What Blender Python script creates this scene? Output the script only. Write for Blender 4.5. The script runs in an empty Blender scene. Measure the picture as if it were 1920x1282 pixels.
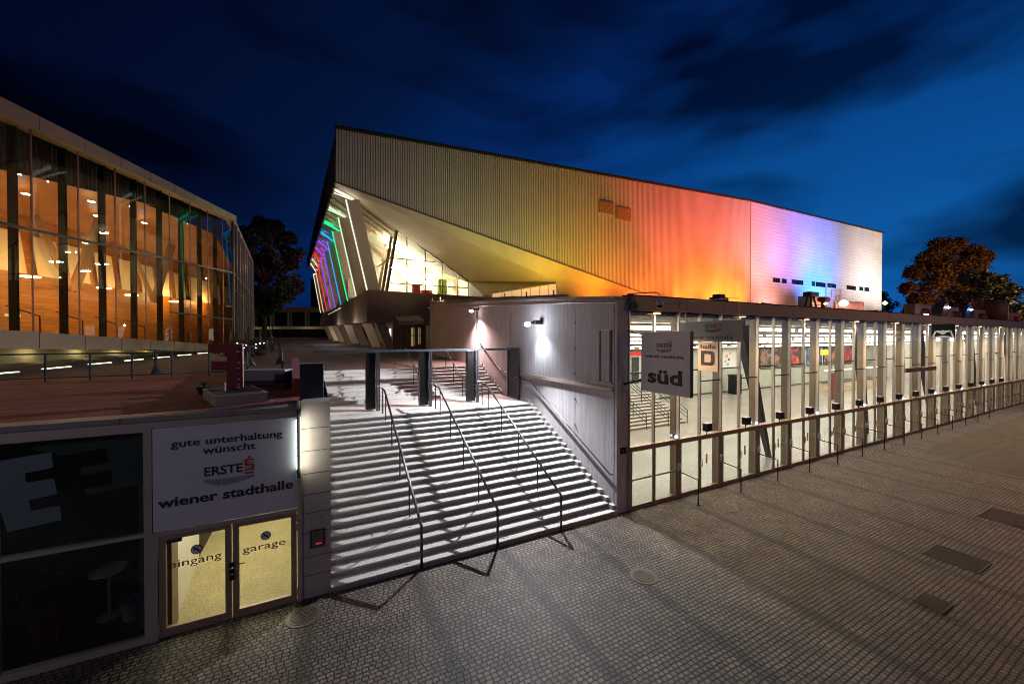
import bpy, bmesh, math, random
from mathutils import Vector as V, Matrix
R = math.radians
rnd = random.Random(7)
S = bpy.context.scene
COL = S.collection

# ------------------------------------------------------------------ camera
cam = bpy.data.objects.new('camera', bpy.data.cameras.new('camera'))
COL.objects.link(cam)
cam.location = (0, 0, 6.0)
cam.rotation_euler = (R(90 - 0.6), 0, R(-27.2))
cam.data.sensor_width = 36
cam.data.lens = 36 * 722 / 1920
cam.data.clip_start = .1
cam.data.clip_end = 3000
S.camera = cam
# ------------------------------------------------------------------ world: deep blue dusk with cloud bands
W = bpy.data.worlds.new('World'); S.world = W; W.use_nodes = True
nt = W.node_tree; N = nt.nodes; L = nt.links
N.clear()
def wn(t, **k):
    n = N.new(t)
    for a, b in k.items(): setattr(n, a, b)
    return n
tc = wn('ShaderNodeTexCoord'); sep = wn('ShaderNodeSeparateXYZ'); L.new(tc.outputs['Generated'], sep.inputs[0])
dot = wn('ShaderNodeVectorMath', operation='DOT_PRODUCT'); L.new(tc.outputs['Generated'], dot.inputs[0])
dot.inputs[1].default_value = (math.sin(R(75)), math.cos(R(75)), -0.9)
dsc = wn('ShaderNodeMath', operation='MULTIPLY_ADD'); dsc.inputs[1].default_value = .75; dsc.inputs[2].default_value = .40; L.new(dot.outputs['Value'], dsc.inputs[0])
ramp = wn('ShaderNodeValToRGB'); L.new(dsc.outputs[0], ramp.inputs[0])
e = ramp.color_ramp.elements
e[0].position = .0; e[0].color = (.0006, .003, .018, 1)
e[1].position = 1.0; e[1].color = (.004, .095, .35, 1)
for p, c in ((.33, (.0010, .0075, .042)), (.42, (.0011, .012, .070)), (.58, (.0012, .021, .125)), (.72, (.0016, .040, .20)), (.92, (.003, .078, .30))):
    x = ramp.color_ramp.elements.new(p); x.color = (*c, 1)
nish = wn('ShaderNodeTexSky'); nish.sky_type = 'NISHITA'; nish.sun_disc = False
nish.sun_elevation = R(-5); nish.sun_rotation = R(100)
# clouds: stretched noise on the sky dome
mp = wn('ShaderNodeMapping'); mp.inputs['Scale'].default_value = (1.0, 1.0, 3.4); mp.inputs['Rotation'].default_value = (R(14), R(10), R(20)); mp.inputs['Location'].default_value = (6.8, 3.6, 9.2)
L.new(tc.outputs['Generated'], mp.inputs[0])
nz = wn('ShaderNodeTexNoise'); nz.inputs['Scale'].default_value = 1.5; nz.inputs['Detail'].default_value = 4; nz.inputs['Roughness'].default_value = .50; nz.inputs['Distortion'].default_value = .2
L.new(mp.outputs[0], nz.inputs['Vector'])
cr = wn('ShaderNodeValToRGB'); L.new(nz.outputs['Fac'], cr.inputs[0])
cr.color_ramp.elements[0].position = .38; cr.color_ramp.elements[0].color = (.16, .16, .18, 1)
cr.color_ramp.elements[1].position = .54; cr.color_ramp.elements[1].color = (1, 1, 1, 1)
mul = wn('ShaderNodeMixRGB', blend_type='MULTIPLY'); mul.inputs[0].default_value = 1
L.new(ramp.outputs[0], mul.inputs[1]); L.new(cr.outputs[0], mul.inputs[2])
add = wn('ShaderNodeMixRGB', blend_type='ADD'); add.inputs[0].default_value = .004
L.new(mul.outputs[0], add.inputs[1]); L.new(nish.outputs[0], add.inputs[2])
bg = wn('ShaderNodeBackground'); L.new(add.outputs[0], bg.inputs[0]); bg.inputs[1].default_value = 1.0
wo = wn('ShaderNodeOutputWorld'); L.new(bg.outputs[0], wo.inputs[0])
# ------------------------------------------------------------------ exposure, sampling
S.view_settings.view_transform = 'Standard'; S.view_settings.look = 'None'
S.view_settings.exposure = 0; S.view_settings.gamma = 1
S.cycles.use_denoising = True; S.cycles.use_adaptive_sampling = False
S.cycles.filter_width = 1.0; S.cycles.max_bounces = 8; S.cycles.transparent_max_bounces = 24
S.cycles.sample_clamp_indirect = 4
S.cycles.caustics_reflective = False; S.cycles.caustics_refractive = False
# ------------------------------------------------------------------ lamps of the place
def lamp(name, kind, loc, power, color, target=None, size=.1, angle=120, blend=.6, sx=1, sy=1, spread=180):
    d = bpy.data.lights.new(name, kind); d.energy = power; d.color = color
    if kind == 'AREA': d.shape = 'RECTANGLE'; d.size = sx; d.size_y = sy; d.spread = R(spread)
    else: d.shadow_soft_size = size
    if kind == 'SPOT': d.spot_size = R(angle); d.spot_blend = blend
    o = bpy.data.objects.new(name, d); COL.objects.link(o); o.location = loc
    if target: o.rotation_euler = (V(target) - V(loc)).to_track_quat('-Z', 'Y').to_euler()
    return o
# wall lamps by the steps
lamp('wall_floodlight_beam', 'SPOT', (8.30, 14.90, 6.42), 4500, (.95, .96, 1), (7.52, 14.68, 5.80), .03, 142, .30)
lamp('wall_lamp_beam', 'SPOT', (8.70, 22.5, 7.5), 2500, (1, .64, .58), (7.6, 22.2, 4.4), .1, 140, .8)
lamp('pilaster_strip_beam', 'AREA', (-.28, 9.80, 3.62), 7, (1, .95, .74), (.02, 9.99, 3.62), sx=.05, sy=1.25)
lamp('wall_floodlight_beam', 'SPOT', (8.50, 14.93, 6.40), 260, (.80, .88, 1), (9.15, 14.6, 4.6), .05, 100, 1)
lamp('wall_lamp_beam', 'SPOT', (8.85, 22.5, 7.5), 28, (1, .72, .70), (9.2, 22.45, 5.6), .05, 70, 1)
# street lighting of the square behind the viewer
lamp('street_lamp_beam', 'POINT', (30, -9, 10), 1900, (1, .44, .16), size=.3)
lamp('street_lamp_beam', 'POINT', (-12, -3, 10), 850, (.78, .80, 1), size=.3)
lamp('street_lamp_beam', 'POINT', (62, -6, 10), 1700, (1, .52, .22), size=.3)
# coloured facade floodlights standing on the foyer roof
for x, y, z, p, c, t, ang in (
    (9, 30, 9.0, 1500, (1, .88, .56), (9, 39.7, 20), 110),
    (19, 31, 9.2, 2300, (1, .90, .30), (20, 39.7, 21), 100),
    (29, 30, 9.2, 4200, (1, .56, .06), (30, 39.7, 21), 90),
    (39, 29, 9.2, 6500, (1, .30, .05), (40, 39.7, 20), 95),
    (49, 29, 9.2, 8000, (1, .22, .05), (50, 39.7, 20), 95),
    (59, 30, 9.2, 9000, (1, .24, .05), (59, 39.7, 18), 95),
    (17, 37, 10.4, 420, (1, .76, .03), (18, 39.7, 15), 120),
    (25, 37, 10.4, 1300, (1, .62, .02), (25, 39.7, 15), 120),
    (33, 37, 10.0, 2200, (1, .26, .01), (33, 39.7, 14), 120),
    (41, 36, 10.0, 3000, (1, .15, .01), (41, 39.7, 14), 120),
    (49, 36, 10.0, 4600, (1, .22, .01), (49, 39.7, 15), 110),
    (56, 36, 10.0, 5200, (1, .30, .015), (56, 39.7, 15), 110),
    (62, 36, 10.0, 4600, (1, .30, .02), (62, 39.7, 15), 100),
    (46, 24, 8.6, 22000, (1, .07, .11), (46, 39.7, 28), 60),
    (58, 24, 8.6, 38000, (1, .12, .16), (59, 39.7, 29), 60),
    (68, 26, 8.6, 30000, (1, .36, .44), (69, 39.7, 25), 60),
    (77, 25, 8.6, 30000, (.60, .30, 1), (77.5, 39.7, 25), 60),
    (86, 24, 8.6, 36000, (.34, .20, 1), (86, 39.7, 29), 50),
    (87, 29, 9.2, 50000, (.05, .24, 1), (87, 39.7, 18), 80),
    (97, 27, 8.8, 6500, (.80, .80, 1), (97, 39.7, 23), 75),
    (104, 26, 8.8, 16000, (1, .86, .86), (104, 39.7, 23), 75),
    (110, 26, 8.8, 19000, (1, .82, .72), (111, 39.7, 22), 75),
    (116, 27, 8.8, 15000, (1, .76, .62), (115, 39.7, 22), 75),
    (70, 34, 9.8, 5500, (1, .36, .30), (70, 39.7, 16), 115),
    (121, 41, 9.5, 7000, (1, .12, .04), (115.6, 40, 22), 100)):
    lamp('facade_floodlight_beam', 'SPOT', (x, y, z), p, c, t, .25, ang, 1)

# ------------------------------------------------------------------ materials
MATS = {}
def mat(name, col, rough=.6, metal=0, var=0, vscale=3, bump=0, bscale=30, emit=0, stretch=(1, 1, 1), spec=.5, var2=0, v2scale=.5):
    if name in MATS: return MATS[name]
    m = bpy.data.materials.new(name); m.use_nodes = True
    t = m.node_tree; b = t.nodes['Principled BSDF']
    b.inputs['Base Color'].default_value = (*col, 1); b.inputs['Roughness'].default_value = rough
    b.inputs['Metallic'].default_value = metal; b.inputs['Specular IOR Level'].default_value = spec
    if emit:
        b.inputs['Emission Color'].default_value = (*col, 1); b.inputs['Emission Strength'].default_value = emit
    g = t.nodes.new('ShaderNodeNewGeometry'); mp = t.nodes.new('ShaderNodeMapping'); mp.inputs['Scale'].default_value = stretch
    t.links.new(g.outputs['Position'], mp.inputs[0])
    if var:
        n = t.nodes.new('ShaderNodeTexNoise'); n.inputs['Scale'].default_value = vscale; n.inputs['Detail'].default_value = 6
        t.links.new(mp.outputs[0], n.inputs['Vector'])
        h = t.nodes.new('ShaderNodeMapRange'); h.inputs[1].default_value = .25; h.inputs[2].default_value = .75
        h.inputs[3].default_value = 1 - var; h.inputs[4].default_value = 1 + var
        t.links.new(n.outputs['Fac'], h.inputs[0])
        last = h.outputs[0]
        if var2:
            n2 = t.nodes.new('ShaderNodeTexNoise'); n2.inputs['Scale'].default_value = v2scale; n2.inputs['Detail'].default_value = 4
            t.links.new(g.outputs['Position'], n2.inputs['Vector'])
            h2 = t.nodes.new('ShaderNodeMapRange'); h2.inputs[1].default_value = .3; h2.inputs[2].default_value = .7
            h2.inputs[3].default_value = 1 - var2; h2.inputs[4].default_value = 1 + var2
            t.links.new(n2.outputs['Fac'], h2.inputs[0])
            mm = t.nodes.new('ShaderNodeMath'); mm.operation = 'MULTIPLY'
            t.links.new(last, mm.inputs[0]); t.links.new(h2.outputs[0], mm.inputs[1]); last = mm.outputs[0]
        x = t.nodes.new('ShaderNodeVectorMath'); x.operation = 'SCALE'; x.inputs[0].default_value = col
        t.links.new(last, x.inputs['Scale']); t.links.new(x.outputs[0], b.inputs['Base Color'])
    if bump:
        n = t.nodes.new('ShaderNodeTexNoise'); n.inputs['Scale'].default_value = bscale; n.inputs['Detail'].default_value = 5
        t.links.new(mp.outputs[0], n.inputs['Vector'])
        bp = t.nodes.new('ShaderNodeBump'); bp.inputs['Strength'].default_value = bump; bp.inputs['Distance'].default_value = .03
        t.links.new(n.outputs['Fac'], bp.inputs['Height']); t.links.new(bp.outputs[0], b.inputs['Normal'])
    MATS[name] = m
    return m
def emitter(name, col, s):
    if name in MATS: return MATS[name]
    m = bpy.data.materials.new(name); m.use_nodes = True; t = m.node_tree; t.nodes.clear()
    em = t.nodes.new('ShaderNodeEmission'); em.inputs[0].default_value = (*col, 1); em.inputs[1].default_value = s
    o = t.nodes.new('ShaderNodeOutputMaterial'); t.links.new(em.outputs[0], o.inputs[0])
    MATS[name] = m; return m
def glass(name, tint=(.93, .97, .95), base=.05, gain=.85):
    m = bpy.data.materials.new(name); m.use_nodes = True; t = m.node_tree; t.nodes.clear()
    tr = t.nodes.new('ShaderNodeBsdfTransparent'); tr.inputs[0].default_value = (*tint, 1)
    gl = t.nodes.new('ShaderNodeBsdfGlossy'); gl.inputs['Roughness'].default_value = .01; gl.inputs[0].default_value = (1, 1, 1, 1)
    lw = t.nodes.new('ShaderNodeLayerWeight'); lw.inputs['Blend'].default_value = .5
    p = t.nodes.new('ShaderNodeMath'); p.operation = 'POWER'; p.inputs[1].default_value = 4.5
    t.links.new(lw.outputs['Facing'], p.inputs[0])
    a = t.nodes.new('ShaderNodeMath'); a.operation = 'MULTIPLY_ADD'; a.inputs[1].default_value = gain; a.inputs[2].default_value = base
    t.links.new(p.outputs[0], a.inputs[0])
    mx = t.nodes.new('ShaderNodeMixShader'); t.links.new(a.outputs[0], mx.inputs[0]); t.links.new(tr.outputs[0], mx.inputs[1]); t.links.new(gl.outputs[0], mx.inputs[2])
    o = t.nodes.new('ShaderNodeOutputMaterial'); t.links.new(mx.outputs[0], o.inputs[0])
    return m
GLASS = glass('clear_glass')
GLASS_F = glass('foyer_glass', (.95, .97, .95), .03, .30)
GLASS_W = glass('warm_glass', (.80, .77, .72), .045, .42)
DARKGLASS = mat('dark_glass', (.006, .008, .008), .04, spec=.6)

def setts(name, c1, c2, mortar, w, h, bump=.6, bands=True, mort=.17):
    m = bpy.data.materials.new(name); m.use_nodes = True; t = m.node_tree; b = t.nodes['Principled BSDF']
    nd = t.nodes.new; lk = t.links.new
    g = nd('ShaderNodeNewGeometry')
    n0 = nd('ShaderNodeTexNoise'); n0.inputs['Scale'].default_value = 7; n0.inputs['Detail'].default_value = 1; lk(g.outputs['Position'], n0.inputs['Vector'])
    n1 = nd('ShaderNodeTexNoise'); n1.inputs['Scale'].default_value = .55; n1.inputs['Detail'].default_value = 2; lk(g.outputs['Position'], n1.inputs['Vector'])
    def off(n, s):
        a = nd('ShaderNodeVectorMath'); a.operation = 'SUBTRACT'; a.inputs[1].default_value = (.5, .5, .5); lk(n.outputs['Color'], a.inputs[0])
        c = nd('ShaderNodeVectorMath'); c.operation = 'SCALE'; c.inputs['Scale'].default_value = s; lk(a.outputs[0], c.inputs[0]); return c
    s1 = nd('ShaderNodeVectorMath'); lk(g.outputs['Position'], s1.inputs[0]); lk(off(n0, .036).outputs[0], s1.inputs[1])
    s2 = nd('ShaderNodeVectorMath'); lk(s1.outputs[0], s2.inputs[0]); lk(off(n1, .05).outputs[0], s2.inputs[1])
    so = nd('ShaderNodeSeparateXYZ'); lk(s2.outputs[0], so.inputs[0])
    dv = nd('ShaderNodeMath'); dv.operation = 'DIVIDE'; dv.inputs[1].default_value = h; lk(so.outputs['Y'], dv.inputs[0])
    fl = nd('ShaderNodeMath'); fl.operation = 'FLOOR'; lk(dv.outputs[0], fl.inputs[0])
    wnz = nd('ShaderNodeTexWhiteNoise'); wnz.noise_dimensions = '1D'; lk(fl.outputs[0], wnz.inputs['W'])
    ma = nd('ShaderNodeMath'); ma.operation = 'MULTIPLY_ADD'; ma.inputs[1].default_value = w * .6; lk(wnz.outputs['Value'], ma.inputs[0]); lk(so.outputs['X'], ma.inputs[2])
    co = nd('ShaderNodeCombineXYZ'); lk(ma.outputs[0], co.inputs[0]); lk(so.outputs['Y'], co.inputs[1])
    br = nd('ShaderNodeTexBrick'); lk(co.outputs[0], br.inputs['Vector'])
    br.offset = .45; br.squash = 1.12; br.squash_frequency = 3
    br.inputs['Color1'].default_value = (*c1, 1); br.inputs['Color2'].default_value = (*c2, 1); br.inputs['Mortar'].default_value = (*mortar, 1)
    br.inputs['Scale'].default_value = 1; br.inputs['Mortar Size'].default_value = mort * h; br.inputs['Mortar Smooth'].default_value = .35
    br.inputs['Brick Width'].default_value = w; br.inputs['Row Height'].default_value = h; br.inputs['Bias'].default_value = 0
    # per-stone tint and large stains
    n2 = nd('ShaderNodeTexNoise'); n2.inputs['Scale'].default_value = 1.3; n2.inputs['Detail'].default_value = 6; n2.inputs['Roughness'].default_value = .65; lk(g.outputs['Position'], n2.inputs['Vector'])
    r2 = nd('ShaderNodeMapRange'); r2.inputs[1].default_value = .3; r2.inputs[2].default_value = .7; r2.inputs[3].default_value = .62; r2.inputs[4].default_value = 1.3; lk(n2.outputs['Fac'], r2.inputs[0])
    last = r2.outputs[0]
    if bands:
        sx = nd('ShaderNodeSeparateXYZ'); lk(s2.outputs[0], sx.inputs[0])
        a = nd('ShaderNodeMath'); a.operation = 'ADD'; a.inputs[1].default_value = 100 * 2.45 - 4.7 + 1.225; lk(sx.outputs['X'], a.inputs[0])
        mo = nd('ShaderNodeMath'); mo.operation = 'MODULO'; mo.inputs[1].default_value = 2.45; lk(a.outputs[0], mo.inputs[0])
        d = nd('ShaderNodeMath'); d.operation = 'SUBTRACT'; d.inputs[1].default_value = 1.225; lk(mo.outputs[0], d.inputs[0])
        ab = nd('ShaderNodeMath'); ab.operation = 'ABSOLUTE'; lk(d.outputs[0], ab.inputs[0])
        rr = nd('ShaderNodeMapRange'); rr.inputs[1].default_value = .10; rr.inputs[2].default_value = .22; rr.inputs[3].default_value = .50; rr.inputs[4].default_value = 1; lk(ab.outputs[0], rr.inputs[0])
        mm = nd('ShaderNodeMath'); mm.operation = 'MULTIPLY'; lk(last, mm.inputs[0]); lk(rr.outputs[0], mm.inputs[1]); last = mm.outputs[0]
    sc = nd('ShaderNodeVectorMath'); sc.operation = 'SCALE'; lk(br.outputs['Color'], sc.inputs[0]); lk(last, sc.inputs['Scale'])
    lk(sc.outputs[0], b.inputs['Base Color']); b.inputs['Roughness'].default_value = .55; b.inputs['Specular IOR Level'].default_value = .4
    n3 = nd('ShaderNodeTexNoise'); n3.inputs['Scale'].default_value = 26; n3.inputs['Detail'].default_value = 3; lk(g.outputs['Position'], n3.inputs['Vector'])
    iv = nd('ShaderNodeMath'); iv.operation = 'MULTIPLY_ADD'; iv.inputs[1].default_value = -1.3; lk(br.outputs['Fac'], iv.inputs[0]); lk(n3.outputs['Fac'], iv.inputs[2])
    bp = nd('ShaderNodeBump'); bp.inputs['Strength'].default_value = bump; bp.inputs['Distance'].default_value = .02; lk(iv.outputs[0], bp.inputs['Height']); lk(bp.outputs[0], b.inputs['Normal'])
    return m
def planks(name, c1, c2, gap, w, h, axis='XZ', rough=.5, mort=.02, spec=.4, rot=0, var=.25):
    """boards / panels / tiles; axis tells which world axes run along and across the boards"""
    m = bpy.data.materials.new(name); m.use_nodes = True; t = m.node_tree; b = t.nodes['Principled BSDF']
    nd = t.nodes.new; lk = t.links.new
    g = nd('ShaderNodeNewGeometry'); sx = nd('ShaderNodeSeparateXYZ')
    vr = nd('ShaderNodeVectorRotate'); vr.rotation_type = 'Z_AXIS'; vr.inputs['Angle'].default_value = rot
    lk(g.outputs['Position'], vr.inputs['Vector']); lk(vr.outputs[0], sx.inputs[0])
    cx = nd('ShaderNodeCombineXYZ'); lk(sx.outputs[axis[0]], cx.inputs[0]); lk(sx.outputs[axis[1]], cx.inputs[1])
    br = nd('ShaderNodeTexBrick'); lk(cx.outputs[0], br.inputs['Vector'])
    br.inputs['Color1'].default_value = (*c1, 1); br.inputs['Color2'].default_value = (*c2, 1); br.inputs['Mortar'].default_value = (*gap, 1)
    br.inputs['Scale'].default_value = 1; br.inputs['Mortar Size'].default_value = mort; br.inputs['Mortar Smooth'].default_value = .2
    br.inputs['Brick Width'].default_value = w; br.inputs['Row Height'].default_value = h
    n = nd('ShaderNodeTexNoise'); n.inputs['Scale'].default_value = 1.1; n.inputs['Detail'].default_value = 7; n.inputs['Roughness'].default_value = .65
    mp = nd('ShaderNodeMapping'); mp.inputs['Scale'].default_value = (.5, 3, 1); lk(cx.outputs[0], mp.inputs[0]); lk(mp.outputs[0], n.inputs['Vector'])
    r = nd('ShaderNodeMapRange'); r.inputs[1].default_value = .3; r.inputs[2].default_value = .7; r.inputs[3].default_value = 1 - var; r.inputs[4].default_value = 1 + var; lk(n.outputs['Fac'], r.inputs[0])
    sc = nd('ShaderNodeVectorMath'); sc.operation = 'SCALE'; lk(br.outputs['Color'], sc.inputs[0]); lk(r.outputs[0], sc.inputs['Scale'])
    lk(sc.outputs[0], b.inputs['Base Color']); b.inputs['Roughness'].default_value = rough; b.inputs['Specular IOR Level'].default_value = spec
    bp = nd('ShaderNodeBump'); bp.inputs['Strength'].default_value = .3; bp.inputs['Distance'].default_value = .01; bp.invert = True
    lk(br.outputs['Fac'], bp.inputs['Height']); lk(bp.outputs[0], b.inputs['Normal'])
    return m

M = dict(
    cobble=setts('granite_setts', (.110, .087, .070), (.195, .158, .126), (.014, .012, .011), .118, .096, 1.0),
    slab=planks('concrete_slabs', (.075, .062, .047), (.09, .074, .056), (.05, .045, .04), 3.4, 1.7, 'XY', .8, .03),
    terrace=planks('terrace_asphalt', (.11, .085, .08), (.13, .10, .09), (.06, .05, .05), 4.0, 4.0, 'XY', .85, .05),
    step=planks('step_concrete', (.60, .58, .56), (.53, .51, .49), (.30, .29, .28), 1.9, .321, 'XY', .75, .005, var=.10),
    stringer=mat('stringer_concrete', (.56, .54, .51), .8, var=.1, vscale=4),
    board=mat('board_marked_concrete', (.60, .57, .60), .75, var=.24, vscale=2.0, bump=.45, bscale=9, stretch=(9, 9, .35), var2=.10, v2scale=.6),
    coping=mat('coping_metal', (.26, .23, .22), .5, .2, var=.1),
    fascia=mat('fascia_metal', (.20, .165, .145), .5, .2, var=.10, vscale=.6),
    bronze=mat('beige_metal', (.38, .28, .21), .42, .35, var=.08),
    alu=mat('pale_frame_metal', (.54, .46, .40), .4, .4, var=.06),
    fin=mat('brown_fin_metal', (.21, .155, .105), .5, .2, var=.1),
    black=mat('black_metal', (.012, .012, .013), .4, .5),
    rail=mat('handrail_steel', (.10, .10, .11), .32, .8),
    gate=mat('blue_grey_gate_metal', (.035, .043, .055), .45, .4),
    floor=mat('foyer_floor', (.36, .33, .29), .28, var=.30, vscale=9, var2=.16, v2scale=.35),
    white=mat('white_plaster', (.72, .70, .65), .8, var=.05),
    ceil=mat('foyer_ceiling', (.42, .36, .28), .8, var=.25, vscale=2),
    speck=mat('speckled_soffit', (.30, .24, .15), .9, var=.95, vscale=16),
    signw=mat('sign_white', (.60, .59, .64), .55, var=.03),
    signp=mat('sign_bright_white', (.86, .85, .90), .5, var=.03),
    signg=mat('sign_grey', (.17, .16, .17), .6, var=.05),
    signb=mat('sign_beige', (.52, .43, .33), .6),
    ink=mat('lettering_ink', (.018, .018, .026), .6),
    navy=mat('lettering_navy', (.012, .020, .065), .6),
    red=mat('emblem_red', (.42, .025, .02), .55),
    crest=mat('crest_grey', (.27, .27, .29), .6),
    stone=mat('pilaster_stone', (.42, .38, .37), .7, var=.08, vscale=5),
    joint=mat('stone_joint', (.05, .045, .045), .9),
    roofred=planks('red_roof_felt', (.20, .055, .048), (.25, .075, .06), (.06, .018, .016), 1.7, .9, 'XY', .8, .02, var=.35),
    teal=mat('teal_film', (.11, .165, .165), .6),
    film=mat('frosted_film', (.085, .115, .12), .55, var=.15, vscale=2),
    concrete=mat('grey_concrete', (.30, .28, .25), .8, var=.15, vscale=1.2),
    hallband=mat('hall_band_render', (.52, .46, .38), .8, var=.10, vscale=.8, var2=.08, v2scale=.15),
    hallsoffit=mat('hall_soffit_render', (.54, .46, .36), .8, var=.10, vscale=.5),
    podium=mat('podium_render', (.20, .14, .10), .7, var=.12, vscale=1),
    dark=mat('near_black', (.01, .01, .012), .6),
    clad=mat('corrugated_cladding', (.58, .56, .50), .55, .1, var=.06, vscale=.6),
    groove=mat('groove_dark', (.13, .12, .11), .8),
    panel=planks('horizontal_siding', (.60, .58, .57), (.64, .62, .60), (.40, .38, .37), 6, .62, 'XZ', .5, .03, var=.09),
    roofedge=mat('roof_edge_black', (.012, .012, .012), .7),
    wood=planks('orange_wood', (.44, .19, .045), (.55, .25, .06), (.20, .08, .02), 2.6, .22, 'YZ', .45, .012, var=.30),
    woodceil=mat('orange_wood_ceiling', (.34, .12, .018), .5, var=.2, vscale=1),
    cream=mat('cream_panel', (.62, .52, .36), .7, var=.06),
    facF=mat('fascia_taupe', (.34, .27, .20), .55, .1, var=.06),
    trunk=mat('bark', (.07, .05, .035), .9, var=.3, vscale=5, bump=.5, bscale=9),
    leafdark=mat('dark_foliage', (.030, .048, .022), .7, var=.5, vscale=.9),
    leafrust=mat('rusty_foliage', (.13, .068, .028), .7, var=.5, vscale=.7),
    rust=mat('dark_red_paint', (.16, .012, .016), .5, var=.08),
    redsign=mat('sign_red_paint', (.24, .028, .034), .45),
    iron=mat('cast_iron', (.13, .105, .085), .5, .5, var=.2, vscale=20),
    soil=mat('planter_soil', (.02, .015, .03), .9, var=.4, vscale=20, bump=.5),
    plant=mat('pot_plant_green', (.03, .06, .02), .6, var=.4, vscale=6),
    tyl=mat('garage_floor', (.36, .30, .16), .7, var=.55, vscale=34, var2=.1, v2scale=1.5),
)

# ------------------------------------------------------------------ mesh helpers
class MB:
    def __init__(s): s.b = bmesh.new()
    def poly(s, pts):
        try: return s.b.faces.new([s.b.verts.new(p) for p in pts])
        except ValueError: pass
    def hexa(s, a, b):            # two quads (same winding)
        va = [s.b.verts.new(p) for p in a]; vb = [s.b.verts.new(p) for p in b]; n = len(va)
        s.b.faces.new(va[::-1]); s.b.faces.new(vb)
        for i in range(n): s.b.faces.new((va[i], va[(i + 1) % n], vb[(i + 1) % n], vb[i]))
        return s
    def box(s, x0, x1, y0, y1, z0, z1):
        return s.hexa([(x0, y0, z0), (x1, y0, z0), (x1, y1, z0), (x0, y1, z0)], [(x0, y0, z1), (x1, y0, z1), (x1, y1, z1), (x0, y1, z1)])
    def prism(s, pts, vec):
        vec = V(vec); return s.hexa([V(p) for p in pts], [V(p) + vec for p in pts])
    def beam(s, p0, p1, w, h, up=(0, 0, 1)):
        p0 = V(p0); p1 = V(p1); d = (p1 - p0).normalized(); u = V(up)
        if abs(d.dot(u)) > .98: u = V((0, 1, 0))
        r = d.cross(u).normalized() * w / 2; u = r.cross(d).normalized() * h / 2
        q = lambda c: [c - r - u, c + r - u, c + r + u, c - r + u]
        return s.hexa(q(p0), q(p1))
    def tube(s, pts, r, n=8, r1=None):
        pts = [V(p) for p in pts]; rings = []
        for i, p in enumerate(pts):
            d = ((pts[min(i + 1, len(pts) - 1)] - pts[max(i - 1, 0)])).normalized()
            u = V((0, 0, 1)) if abs(d.z) < .9 else V((1, 0, 0))
            a = d.cross(u).normalized(); b = d.cross(a).normalized()
            rr = r if r1 is None else r + (r1 - r) * i / max(1, len(pts) - 1)
            rings.append([s.b.verts.new(p + a * math.cos(t * 6.28318 / n) * rr + b * math.sin(t * 6.28318 / n) * rr) for t in range(n)])
        for A, B in zip(rings, rings[1:]):
            for i in range(n): s.b.faces.new((A[i], A[(i + 1) % n], B[(i + 1) % n], B[i]))
        s.b.faces.new(rings[0][::-1]); s.b.faces.new(rings[-1]); return s
    def disc(s, c, r, h, n=24):
        return s.tube([c, V(c) + V((0, 0, h))], r, n)
    def lathe(s, c, prof, n=16):
        c = V(c); rings = [[s.b.verts.new(c + V((math.cos(t * 6.28318 / n) * r, math.sin(t * 6.28318 / n) * r, z))) for t in range(n)] for r, z in prof]
        for A, B in zip(rings, rings[1:]):
            for i in range(n): s.b.faces.new((A[i], A[(i + 1) % n], B[(i + 1) % n], B[i]))
        s.b.faces.new(rings[0][::-1]); s.b.faces.new(rings[-1]); return s
    def build(s, name, m, parent=None, bevel=0, smooth=False):
        bmesh.ops.recalc_face_normals(s.b, faces=s.b.faces)
        if bevel: bmesh.ops.bevel(s.b, geom=list(s.b.edges), offset=bevel, segments=1, affect='EDGES')
        me = bpy.data.meshes.new(name); s.b.to_mesh(me); s.b.free()
        if smooth:
            for p in me.polygons: p.use_smooth = True
        me.materials.append(M[m] if isinstance(m, str) else m)
        o = bpy.data.objects.new(name, me); COL.objects.link(o)
        if parent:
            o.parent = parent; o.matrix_parent_inverse = Matrix.Translation(-root_loc(parent))
        return o
def root_loc(o):
    v = V((0, 0, 0))
    while o: v = v + o.location; o = o.parent if False else None
    return v
def rebase(o, loc):
    """shift a one-mesh thing's origin to its base"""
    o.data.transform(Matrix.Translation(-V(loc))); o.location = loc; return o
def thing(name, label, cat, loc=(0, 0, 0), group=None):
    o = bpy.data.objects.new(name, None); COL.objects.link(o); o.location = loc; o.empty_display_size = .2
    o['label'] = label; o['category'] = cat
    if group: o['group'] = group
    return o
def tag(o, label, cat, group=None):
    o['label'] = label; o['category'] = cat
    if group: o['group'] = group
    return o
def struct(o): o['kind'] = 'structure'; return o
def dup(root, loc, label, group=None):
    r = root.copy(); COL.objects.link(r); r.location = loc; r['label'] = label
    if group: r['group'] = group
    for c in list(root.children):
        k = c.copy(); COL.objects.link(k); k.parent = r; k.matrix_parent_inverse = c.matrix_parent_inverse.copy()
        for g in list(c.children):
            q = g.copy(); COL.objects.link(q); q.parent = k; q.matrix_parent_inverse = g.matrix_parent_inverse.copy()
    return r
ORD = 'first second third fourth fifth sixth seventh eighth ninth tenth eleventh twelfth thirteenth fourteenth fifteenth sixteenth seventeenth eighteenth nineteenth twentieth'.split()
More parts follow.
